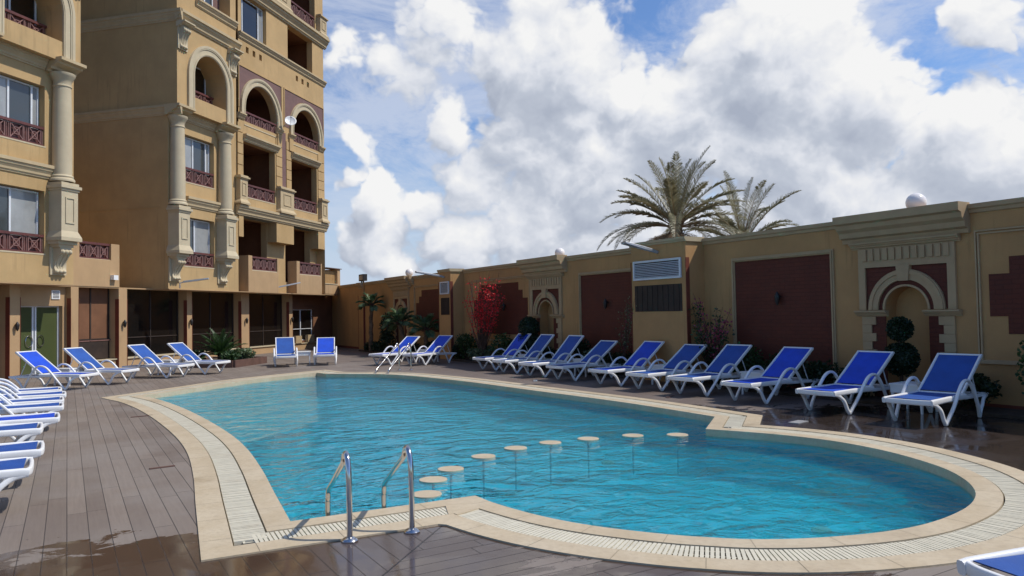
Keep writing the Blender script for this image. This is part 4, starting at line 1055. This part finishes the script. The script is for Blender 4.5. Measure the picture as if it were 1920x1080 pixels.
for c, h in zip(NC, holes):
    b = wmb(); b.loopwall(h, 0, -.30, 1); b.flat([h], -.30, 1); b.build('niche_recess', M['wallstucco'], bw)
    e = wcorn(c-1.10, c+1.15, 2.80, HT+.085, .34)
    wcorn(c-.95, c+1.0, 2.68, 2.80, .12)
    b = wmb(); b.box(c-.86, c+.86, 0, .045, 2.43, 2.68); b.build('frieze', M['walltrim'], bw)
    b = wmb()
    for k in range(12):
        y = c-.80+k*1.6/12; b.box(y+.02, y+.105, .045, .075, 2.46, 2.76 if 0 else 2.665)
    b.build('frieze_flutes', M['walltrim'], bw)
    b = wmb(); b.box(c-.86, c+.86, 0, .05, 2.34, 2.43); b.box(c-.86, c-.73, 0, .05, 1.58, 2.34); b.box(c+.73, c+.86, 0, .05, 1.58, 2.34); b.build('frame', M['walltrim'], bw)
    n = 24; arc = [(c+.66*C(PI*i/n), 1.60+.66*S(PI*i/n)) for i in range(n+1)]
    b = wmb(); b.flat([[(c+.73,1.60)]+arc+[(c-.73,1.60),(c-.73,2.34),(c+.73,2.34)]], .012, 1); b.build('brick_spandrel', M['brick'], bw)
    b = wmb(); arch_ring(b, c, 1.60, .50, .68, 1.585, 0, .06); arch_ring(b, c, 1.60, .60, .66, 1.585, .06, .08); arch_ring(b, c, 1.60, .385, .42, 1.585, 0, .04); b.build('arch_trim', M['walltrim'], bw)
    b = wmb(); arch_ring(b, c, 1.60, .42, .50, 1.585, 0, .018); b.build('brick_arch', M['brick'], bw)
    b = wmb(); b.prism([(c-.09,2.08),(c+.09,2.08),(c+.12,2.35),(c-.12,2.35)], 0, .10); b.build('keystone', M['walltrim'], bw)
    for s_ in (-1, 1):
        y0, y1 = sorted((c+s_*.33, c+s_*.93)); wcorn(y0, y1, 1.47, 1.575, .12, 0, 'walltrim', None, 'impost')
        b = wmb(); y0, y1 = sorted((c+s_*.385, c+s_*.64)); b.box(y0, y1, 0, .016, 0, 1.47); b.build('brick_strip', M['brick'], bw)
        b = wmb(); z = 0; k = 0
        while z < 1.46:
            z1 = min(1.468, z+.145); iw = .56 if k % 2 else .64; y0, y1 = sorted((c+s_*iw, c+s_*.82)); b.box(y0, y1, 0, .04, z, z1-.004); z += .147; k += 1
        b.build('quoins', M['walltrim'], bw)
def mould(y0, y1, z0, z1, wd=.09, out=.035):
    b = wmb()
    for k, (i, o) in enumerate(((0,out),(.03,out*1.6),(.055,out*.7))):
        a = wd-i; f = .028
        b.box(y0-a, y1+a, 0, o, z1+a-f, z1+a); b.box(y0-a, y0-a+f, 0, o, z0, z1+a-f); b.box(y1+a-f, y1+a, 0, o, z0, z1+a-f)
    b.build('panel_moulding', M['walltrim'], bw)
def rect_panel(y0, y1, z1=2.65):
    b = wmb(); b.box(y0, y1, 0, .010, .10, z1); b.build('brick_panel', M['brick'], bw); mould(y0, y1, 0, z1)
def stepped(c):
    W_ = [(.75,2.63),(1.24,2.38),(1.49,2.12),(1.79,1.46),(1.53,1.19),(1.27,.93)]
    pts = [(c+.75,2.63),(c+1.24,2.63),(c+1.24,2.38),(c+1.49,2.38),(c+1.49,2.12),(c+1.79,2.12),(c+1.79,1.46),(c+1.53,1.46),(c+1.53,1.19),(c+1.27,1.19),(c+1.27,.95)]
    pts = pts[1:]; mir = [(2*c-y, z) for y, z in reversed(pts)]
    b = wmb(); b.prism(pts+mir, 0, .010); b.build('stepped_brick_panel', M['brick'], bw)
    b = wmb(); y0, y1 = c-1.98, c+1.98
    for a in (0, .045):
        b.box(y0+a, y1-a, 0, .03, 2.80-a, 2.825-a); b.box(y0+a, y0+a+.025, 0, .03, .75, 2.80-a); b.box(y1-a-.025, y1-a, 0, .03, .75, 2.80-a)
    b.box(y0, y1, 0, .04, .72, .78); b.build('panel_moulding', M['walltrim'], bw)
rect_panel(9.03, 11.36); rect_panel(14.65, 17.0); stepped(4.42); stepped(21.64); stepped(26.75); rect_panel(-2.0, 1.0)
def wpillar(y0, y1, big):
    P_ = .55; b = wmb(); b.box(y0, y1, 0, P_, 0, HT-.02); p = b.build('pillar', M['wallstucco'], bw)
    b = wmb(); b.prism([(0,HT-.02),(P_,HT-.02),(P_+.03,HT-.015),(P_+.03,HT+.02),(P_+.055,HT+.03),(P_+.055,HT+.085),(0,HT+.085)], y0-.035, y1+.035, 0); b.build('pillar_cap', M['trim'], p)
    b = wmb()
    for a in (y0-.014, y1): b.box(a, a+.014, P_-.09, P_+.016, .0, 2.82)
    b.build('rust_strip', M['rust'], p)
    l0, l1 = (y0+.14, y1-.12) if big else (y0+.10, y1-.18)
    b = wmb(); b.box(l0, l1, P_, P_+.02, 2.38, 2.82); f = b.build('louvre', M['whitemetal'], p)
    b = wmb(); b.box(l0+.04, l1-.04, P_+.02, P_+.022, 2.42, 2.78); b.build('louvre_shadow', M['black'], f)
    b = wmb(); k = 9
    for i in range(k):
        z = 2.43+i*.345/k; b.add([(l0+.04,P_+.022,z+.018),(l1-.04,P_+.022,z+.018),(l1-.04,P_+.045,z),(l0+.04,P_+.045,z),(l0+.04,P_+.045,z-.005),(l1-.04,P_+.045,z-.005)], [(0,1,2,3),(3,2,5,4)])
    b.box(l0-.012, l0+.038, P_+.021, P_+.05, 2.37, 2.83); b.box(l1-.038, l1+.012, P_+.021, P_+.05, 2.37, 2.83); b.box(l0+.038, l1-.038, P_+.021, P_+.05, 2.37, 2.415); b.box(l0+.038, l1-.038, P_+.021, P_+.05, 2.785, 2.83)
    b.build('slats', M['whitemetal'], f)
    b = wmb(); b.box(l0, l1, P_, P_+.012, 1.62, 2.24)
    for i in range(9): y = l0+(i+.5)*(l1-l0)/9; b.box(y-.012, y+.012, P_+.012, P_+.022, 1.63, 2.23)
    b.build('dark_panel', M['dark'], p)
wpillar(12.29, 14.16, True); wpillar(24.2, 25.18, False)
# small pilaster with rust strips, and stubs carrying the globes
b = wmb(); b.box(34.75, 35.45, 0, .08, 0, HT); b.build('pilaster', M['wallstucco'], bw)
b = wmb(); b.box(34.72, 34.748, 0, .09, 0, 2.62); b.box(35.45, 35.478, 0, .09, 0, 2.62); b.build('rust_strip', M['rust'], bw)
wcorn(34.8, 35.4, 2.88, HT+.05, .22); wcorn(28.75, 29.25, 2.88, HT+.05, .22); wcorn(17.66, 17.98, 2.80, HT+.09, .36)
for i, (y, o, z, r, lb) in enumerate(((7.42,-.15,3.42,.165,'largest white globe lamp, on the wall above the nearest niche'),(18.25,-.15,3.40,.15,'white globe lamp on the wall above the middle niche'),(29.2,.02,3.42,.165,'smallest white globe lamp, on the far part of the wall'))):
    t = empty('globe_lamp', WAL(y, o, HT+.03), lb, 'globe lamp', 'white globe lamps on top of the wall')
    b = wmb(smooth=True, ang=60); b.ball((y, o, z), r, n=28, m=18); b.build('globe', M['globe'], t)
    b = wmb(smooth=True, ang=40); b.lathe(y, o, [(.08,HT+.04),(.08,HT+.07),(.055,HT+.09),(.055,z-r+.02)], 16); b.build('base', M['walltrim'], t)
for y, nm in ((10.2,'the big brick panel behind the third and fourth loungers'),(15.8,'the brick panel left of the near wall pillar'),(21.2,'the stepped brick panel behind the red tree'),(4.6,'the stepped brick panel at the right edge')):
    lantern((y, .01, 1.85), WAL, 'small dark lantern on '+nm)
t = empty('flood_light', WAL(35.1, .0, 3.27), 'black rectangular flood light on the far end of the wall', 'flood light')
b = wmb(); b.box(34.72, 35.38, -.12, .08, 3.33, 3.66); b.box(34.90, 34.95, -.03, .03, 3.26, 3.34); b.box(35.15, 35.20, -.03, .03, 3.26, 3.34); b.build('housing', M['black'], t)
b = wmb(); b.box(34.79, 35.31, .08, .09, 3.39, 3.60); b.build('lens', M['curtain'], t)

# ------------------------------------------------------------------ planting
def leaf_cloud(b, blobs, n, sz, flat=.4, shell=.55):
    tot = sum(r[0]*r[1]*r[2] for _, r in blobs)
    for c, r in blobs:
        k = int(n*(r[0]*r[1]*r[2])/tot)+6
        for _ in range(k):
            while True:
                v = Vector((rnd.uniform(-1,1), rnd.uniform(-1,1), rnd.uniform(-1,1)))
                if shell < v.length < 1.02: break
            if v.z < -.2 and rnd.random() < .3: v.z = -v.z
            p = Vector((c[0]+v.x*r[0], c[1]+v.y*r[1], c[2]+v.z*r[2]))
            if p.z < .02: p.z = rnd.uniform(.02, .12)
            a = Vector((rnd.gauss(0,1), rnd.gauss(0,1), rnd.gauss(0,.8))).normalized(); d = (v*.7+Vector((rnd.gauss(0,1), rnd.gauss(0,1), rnd.gauss(0,1)))).normalized()
            e = a.cross(d).normalized(); s_ = sz*rnd.uniform(.6,1.35)
            q1 = p+d*s_; m1 = p+d*s_*.5+e*s_*flat; m2 = p+d*s_*.5-e*s_*flat
            b.add([tuple(p), tuple(m1), tuple(q1), tuple(m2)], [(0,1,2,3)])
def shrub(name, x, y, r, h, lb, cat='shrub', mat='leaf', n=1400, sz=.06, grp='shrubs in the bed along the wall', nb=7):
    t = empty(name, (x, y, 0), lb, cat, grp)
    bl = [((x+rnd.uniform(-.5,.5)*r, y+rnd.uniform(-.5,.5)*r, h*rnd.uniform(.35,.72)), (r*rnd.uniform(.4,.62), r*rnd.uniform(.4,.62), h*rnd.uniform(.24,.38))) for _ in range(nb)]
    bl.append(((x,y,h*.5),(r*.7,r*.7,h*.45)))
    b = MB(); leaf_cloud(b, bl, n, sz); b.build('foliage', M[mat], t, recalc=False)
    b = MB(smooth=True)
    for _ in range(6):
        a = rnd.uniform(0, 6.28); b.tube([(x+.03*C(a), y+.03*S(a), 0), (x+r*.35*C(a), y+r*.35*S(a), h*.55), (x+r*.5*C(a), y+r*.5*S(a), h*.8)], [.016,.011,.004], 5)
    b.build('stems', M['twig'], t); return t
# planting bed kerb and soil
b = MB(); b.box(11.62, 12.39, -5, 12.2, .003, .05); b.box(11.62, 12.39, 14.25, 24.1, .003, .05); b.box(11.62, 12.39, 25.3, 33.5, .003, .05); struct(b.build('flower_bed', M['soil']))
shl = [(5.1,.55,1.25,'leaf','large round dark shrub at the far right edge under the stepped brick panel'),(6.35,.42,.62,'leafdark','low dark shrub behind the head of the nearest lounger'),
 (8.35,.40,.62,'leafdark','low dark shrub left of the nearest niche'),(9.05,.42,.66,'leafdark','low shrub at the right end of the big brick panel'),(9.9,.42,.72,'leafdark','dark shrub in front of the big brick panel'),(10.75,.45,.95,'leaf','taller dark shrub before the left part of the big brick panel'),
 (11.5,.42,.62,'leafdark','low dark shrub at the left end of the big brick panel'),(14.9,.42,.62,'leafdark','low shrub just left of the near wall pillar'),(15.8,.42,.70,'leafgrey','small flowering shrub before the brick panel left of the near pillar'),(16.7,.45,.95,'leafdark','dark bushy shrub at the far end of the brick panel left of the near pillar'),
 (17.9,.40,.66,'leafdark','low shrub at the right foot of the middle niche'),(19.9,.40,.62,'leafdark','low shrub at the left foot of the middle niche'),(20.9,.50,1.02,'leaf','conical dark shrub right of the red tree'),(21.9,.45,.55,'leafgrey','pale flowering shrub under the red tree'),
 (22.6,.40,.50,'leafgrey','pale ground shrub left of the red tree'),(23.2,.42,1.0,'leaf','upright dark shrub next to the far wall pillar'),(23.9,.34,.6,'leafdark','low dark shrub in the corner of the far wall pillar'),
 (26.2,.42,.6,'leafdark','low dark shrub left of the far wall pillar'),(28.0,.42,.55,'leafdark','low dark shrub between the far niche and the stepped panel'),(31.6,.42,.5,'leafdark','low dark shrub at the foot of the small palm'),(32.7,.42,.42,'leafdark','farthest low dark shrub in the wall bed')]
for y, r, h, m_, lb in shl: shrub('shrub', 11.98+rnd.uniform(-.06,.06), y, r, h, lb, 'shrub', m_, 1500 if y < 18 else 900, .06 if y < 18 else .07)
# topiary: clipped balls on a stem
def topiary(x, y, zs, lb):
    t = empty('topiary', (x, y, 0), lb, 'topiary', 'clipped topiary balls in front of the niches')
    for z, r in zs:
        b = MB(); leaf_cloud(b, [((x,y,z),(r,r,r))], 2600, .035, .45, .86); b.build('clipped_ball', M['topiary'], t, recalc=False)
        b = MB(smooth=True); b.ball((x,y,z), r*.86, n=16, m=10); b.build('ball_core', M['topiary'], t)
    b = MB(smooth=True); b.tube([(x,y,0),(x,y,zs[-1][0])], .03, 8); b.build('stem', M['twig'], t)
topiary(11.95, 7.42, [(.76,.27),(1.26,.19)], 'two-ball clipped topiary in front of the nearest niche')
topiary(11.95, 19.08, [(.72,.36),(1.20,.31)], 'two-ball clipped topiary in front of the middle niche')
# dark columnar cypress by the far niche
t = empty('cypress', (11.9, 30.6, 0), 'narrow dark column-shaped cypress at the far niche', 'cypress')
b = MB(); leaf_cloud(b, [((11.9,30.6,.45),(.34,.34,.5)),((11.9,30.6,1.0),(.30,.30,.55)),((11.9,30.6,1.4),(.2,.2,.35))], 2200, .07); b.build('foliage', M['leafdark'], t, recalc=False)
b = MB(smooth=True); b.tube([(11.9,30.6,0),(11.9,30.6,1.5)], [.06,.02], 8); b.build('trunk', M['twig'], t)
# red-leaved small tree, pink oleander
def twiggy(name, x, y, tips, lb, cat, mats, lsz, nl, stemr=.022, root=.0):
    t = empty(name, (x, y, 0), lb, cat); b = MB(smooth=True); L = {m: MB() for m in mats}
    for tp, z0 in tips:
        p0 = Vector((x+rnd.uniform(-.05,.05), y+rnd.uniform(-.05,.05), z0)); p3 = Vector(tp); mid = (p0+p3)/2+Vector((rnd.uniform(-.08,.08), rnd.uniform(-.1,.1), .12))
        pts = spline([p0, p0.lerp(mid, .5)+Vector((0,0,.08)), mid, p3], 6); b.tube(pts, [stemr*(1-.8*i/(len(pts)-1)) for i in range(len(pts))], 5)
        m_ = rnd.choice(mats)
        for i in range(nl):
            u = (.35 if cat != 'red tree' else .60)+(.65 if cat != 'red tree' else .40)*rnd.random()**.7; p = pts[min(len(pts)-1, int(u*(len(pts)-1)))]+Vector((rnd.gauss(0,.055), rnd.gauss(0,.055), rnd.gauss(0,.05)))
            d = Vector((rnd.gauss(0,1), rnd.gauss(0,1), rnd.gauss(.2,1))).normalized(); e = d.cross(Vector((rnd.gauss(0,1), rnd.gauss(0,1), rnd.gauss(0,1)))).normalized(); s_ = lsz*rnd.uniform(.6,1.3)
            L[m_].add([tuple(p), tuple(p+d*s_*.5+e*s_*.35), tuple(p+d*s_), tuple(p+d*s_*.5-e*s_*.35)], [(0,1,2,3)])
    b.build('stems', M['twig'], t)
    for m_, mb in L.items():
        if mb.v: mb.build('blossom' if m_ in ('red','pink') else 'foliage', M[m_], t, recalc=False)
    return t
tips = []
for _ in range(46):
    px_, py_ = rnd.choice(((893,525),(905,540),(915,525),(925,515),(930,540),(945,530),(885,560),(900,575),(915,570),(925,560),(880,545),(935,555),(905,555),(920,545)))
    p = Vector((0,0,EYE)); d = ray(px_+rnd.gauss(0,10), py_+rnd.gauss(0,9)); X = 11.75+rnd.uniform(-.25,.35); k = X/d.x; pp = p+d*k
    tips.append((tuple(pp), .05))
twiggy('red_tree', 11.9, 22.0, tips, 'small bare-stemmed tree with bright red leaves against the stepped brick panel', 'red tree', ['red'], .065, 42, .02)
tips = []
for _ in range(26):
    px_, py_ = rnd.choice(((1300,565),(1312,575),(1350,570),(1362,575),(1335,600),(1305,605),(1355,605),(1320,590),(1340,625),(1365,600)))
    d = ray(px_+rnd.gauss(0,9), py_+rnd.gauss(0,9)); k = (11.85+rnd.uniform(-.2,.3))/d.x; tips.append((tuple(Vector((0,0,EYE))+d*k), .05))
twiggy('oleander', 11.98, 11.75, tips, 'loose pink-flowering bush in the corner of the near wall pillar', 'oleander', ['pink','leafdark','leaf'], .06, 60, .016)
tips = []
for _ in range(9):
    d = ray(1180+rnd.gauss(0,8), 565+rnd.gauss(0,12)); k = (11.8+rnd.uniform(-.1,.3))/d.x; tips.append((tuple(Vector((0,0,EYE))+d*k), .05))
twiggy('oleander', 11.95, 14.75, tips, 'thin pale-flowering bush against the brick panel left of the near wall pillar', 'oleander', ['pink','leafgrey'], .05, 40, .014)

# palms
def frond(b, c, az, el, L, droop, nleaf, ll, lw, twist=0, vee=.5, leafdroop=.25, start=.18):
    h = Vector((C(az), S(az), 0)); pts = []; N = 14
    p = Vector(c); a = el
    for i in range(N+1):
        pts.append(p.copy()); p = p+(h*C(a)+Vector((0,0,1))*S(a))*(L/N); a -= droop/N*(.4+1.2*i/N)
    side = Vector((-h.y, h.x, 0)); vs = []
    # rachis as thin tapered tube
    b[0].tube(pts, [max(.006, .026*(1-i/(N+1))) for i in range(N+1)], 4, cap=False)
    for k in range(nleaf):
        u = start+(1-start)*(k+rnd.random()*.6)/nleaf; f = u*N; i = min(N-1, int(f)); p = pts[i].lerp(pts[i+1], f-i); T = (pts[i+1]-pts[i]).normalized(); up = side.cross(T)*-1
        if up.z < 0: up = -up
        l = ll*(S(PI*min(1,max(.06,(u-start)/(1-start)*.86+.12)))**.6)*rnd.uniform(.8,1.1)
        for s_ in (-1, 1):
            d = (side*s_*.75+T*.75+up*vee*rnd.uniform(.3,1.2)).normalized(); e = T.cross(d).normalized().cross(d).normalized()*lw
            m1 = p+d*l*.55; tip = p+d*l+Vector((0,0,-leafdroop*l*rnd.uniform(.3,1.5)))
            b[1].add([tuple(p-e*.5), tuple(p+e*.5), tuple(m1+e), tuple(tip), tuple(m1-e*.4)], [(0,1,2,3,4)])
def date_palm(px_, py_, Z, lb, n_up, Lf, seed, lean):
    rnd.seed(seed); d = ray(px_, py_); k = Z/d.dot(fw); c = Vector((0,0,EYE))+d*k
    t = empty('date_palm', (c.x, c.y, 0), lb, 'palm tree', 'date palms behind the wall')
    b = MB(smooth=True, ang=50); N = 18
    b.tube([(c.x+.05*S(i*.7), c.y, c.z*i/N) for i in range(N+1)], [.27+.02*(i % 2) for i in range(N+1)], 14); b.build('trunk', M['bark'], t)
    b = MB()
    for k2 in range(150):
        a = rnd.uniform(0, 6.28); z = c.z-rnd.uniform(-.35,1.5); r = .26+.08*rnd.random(); h = Vector((C(a),S(a),0)); p = Vector((c.x,c.y,z))+h*r*.75; s_ = Vector((-h.y,h.x,0))*.06
        q_ = p+h*rnd.uniform(.10,.22)+Vector((0,0,rnd.uniform(.15,.35))); b.add([tuple(p-s_),tuple(p+s_),tuple(q_+s_*.4),tuple(q_-s_*.4)], [(0,1,2,3)])
    b.build('leaf_bases', M['bark'], t, recalc=False)
    g = (MB(smooth=True), MB()); dry = (MB(smooth=True), MB())
    for i in range(n_up):
        az = i*2.39996+rnd.uniform(-.25,.25); u = i/n_up
        el = math.radians(86-84*u**.8+rnd.uniform(-7,7)); frond(g, c+Vector((0,0,.1)), az, el, Lf*rnd.uniform(.82,1.08), .30+1.15*u+rnd.uniform(0,.25), 78, .46, .015)
    for i in range(int(n_up*.42)):
        az = i*2.39996+1.1; el = math.radians(rnd.uniform(-25,8)); frond(dry, c-Vector((0,0,.15)), az, el, Lf*rnd.uniform(.55,.85), 1.0+rnd.uniform(0,.5), 40, .36, .02, leafdroop=.8)
    g[0].build('rachis', M['drypalm'], t, recalc=False); g[1].build('fronds', M['palmleaf'], t, recalc=False)
    v = dry; v[1].v = v[1].v; v[0].build('dry_rachis', M['drypalm'], t, recalc=False); v[1].build('dry_fronds', M['drypalm'], t, recalc=False)
date_palm(1268, 432, 31, 'larger date palm with a full fountain of grey-green fronds behind the wall', 46, 3.45, 11, 0)
date_palm(1392, 468, 34, 'smaller, sparser date palm at the right, partly behind the bigger one', 28, 3.7, 23, 0)
rnd.seed(99)
def small_palm(x, y, hz, n, L, lb, lean=(0,0), cat='palm tree'):
    t = empty('small_palm', (x, y, 0), lb, cat, 'small palms in the bed by the far wall'); b = MB(smooth=True, ang=50); N = 12
    b.tube([(x+lean[0]*(i/N)**1.5+.02*S(i*2), y+lean[1]*(i/N)**1.5, hz*i/N) for i in range(N+1)], [.10-.03*i/N+.015*(i % 2) for i in range(N+1)], 10); b.build('trunk', M['bark'], t)
    g = (MB(smooth=True), MB()); c = Vector((x+lean[0], y+lean[1], hz))
    for i in range(n):
        u = i/n; frond(g, c, i*2.39996, math.radians(80-75*u), L*rnd.uniform(.85,1.1), .7+.7*u, 30, L*.42, .022, vee=.3, start=.3)
    g[0].build('rachis', M['twig'], t, recalc=False); g[1].build('fronds', M['fanleaf'], t, recalc=False)
small_palm(11.75, 32.2, 2.05, 16, .68, 'slim palm with a knobbly trunk against the far wall', (.0,-.1))
small_palm(11.55, 27.6, 1.25, 20, .78, 'low bushy palm left of the far wall pillar, with a leaning trunk', (-.1,.45))
small_palm(11.8, 26.3, 1.0, 16, .75, 'dark low palm right beside the far wall pillar', (0,0))

# raised planter with cycad
P0 = Vector((4.45, 25.6, 0)); t = empty('planter', (4.9,26.6,0), 'low brown wooden corner planter holding the cycad', 'planter')
qa = [G(440,688), G(492,681), G(473,668), G(395,672)]
pc = [(4.75,26.0),(6.15,27.7),(4.6,29.3),(3.3,27.3)]
b = MB(); n = 4
for i in range(4):
    a = Vector((*pc[i],0)); c = Vector((*pc[(i+1) % 4],0)); d = (c-a).normalized(); nn = Vector((d.y,-d.x,0))*.04
    b.prism([(a.x-nn.x,a.y-nn.y),(a.x+nn.x,a.y+nn.y),(c.x+nn.x,c.y+nn.y),(c.x-nn.x,c.y-nn.y)], .001, .24, 2) if i % 2 == 0 else b.prism([(a.x-nn.x+d.x*.041,a.y-nn.y+d.y*.041),(a.x+nn.x+d.x*.041,a.y+nn.y+d.y*.041),(c.x+nn.x-d.x*.041,c.y+nn.y-d.y*.041),(c.x-nn.x-d.x*.041,c.y-nn.y-d.y*.041)], .001, .238, 2)
b.build('timber_side', M['timber'], t)
b = MB(); b.flat([pc], .19, 2); b.build('soil_fill', M['soil'], t)
t = empty('cycad', (4.55,27.3,.19), 'dark spiky cycad rosette in the wooden planter', 'cycad')
g = (MB(smooth=True), MB())
for i in range(34):
    u = i/34; frond(g, (4.55,27.3,.35), i*2.39996, math.radians(78-66*u), rnd.uniform(.8,1.05), .5+.5*u, 40, .18, .014, vee=.35, leafdroop=.05, start=.1)
g[0].build('rachis', M['leafdark'], t, recalc=False); g[1].build('fronds', M['leaf'], t, recalc=False)
b = MB(smooth=True); b.tube([(4.55,27.3,.19),(4.55,27.3,.40)], .11, 10); b.build('trunk', M['bark'], t)
for x, y, r, h, m_, lb in ((5.3,27.45,.40,.42,'leafgrey','small pale-leaved plant right of the cycad'),(4.7,26.5,.36,.40,'leaf','small green plant in front of the cycad'),(3.8,27.3,.38,.42,'leafdark','small dark plant left of the cycad')):
    shrub('potted_plant', x, y, r, h, lb, 'plant', m_, 500, .10, 'low plants round the cycad', 4).location.z = .15

# ------------------------------------------------------------------ render settings
scene.view_settings.view_transform = 'Standard'; scene.view_settings.look = 'None'; scene.view_settings.exposure = 0; scene.view_settings.gamma = 1
scene.render.engine = 'CYCLES'; scene.cycles.max_bounces = 10; scene.cycles.transparent_max_bounces = 16
scene.render.resolution_x = 1024; scene.render.resolution_y = 576
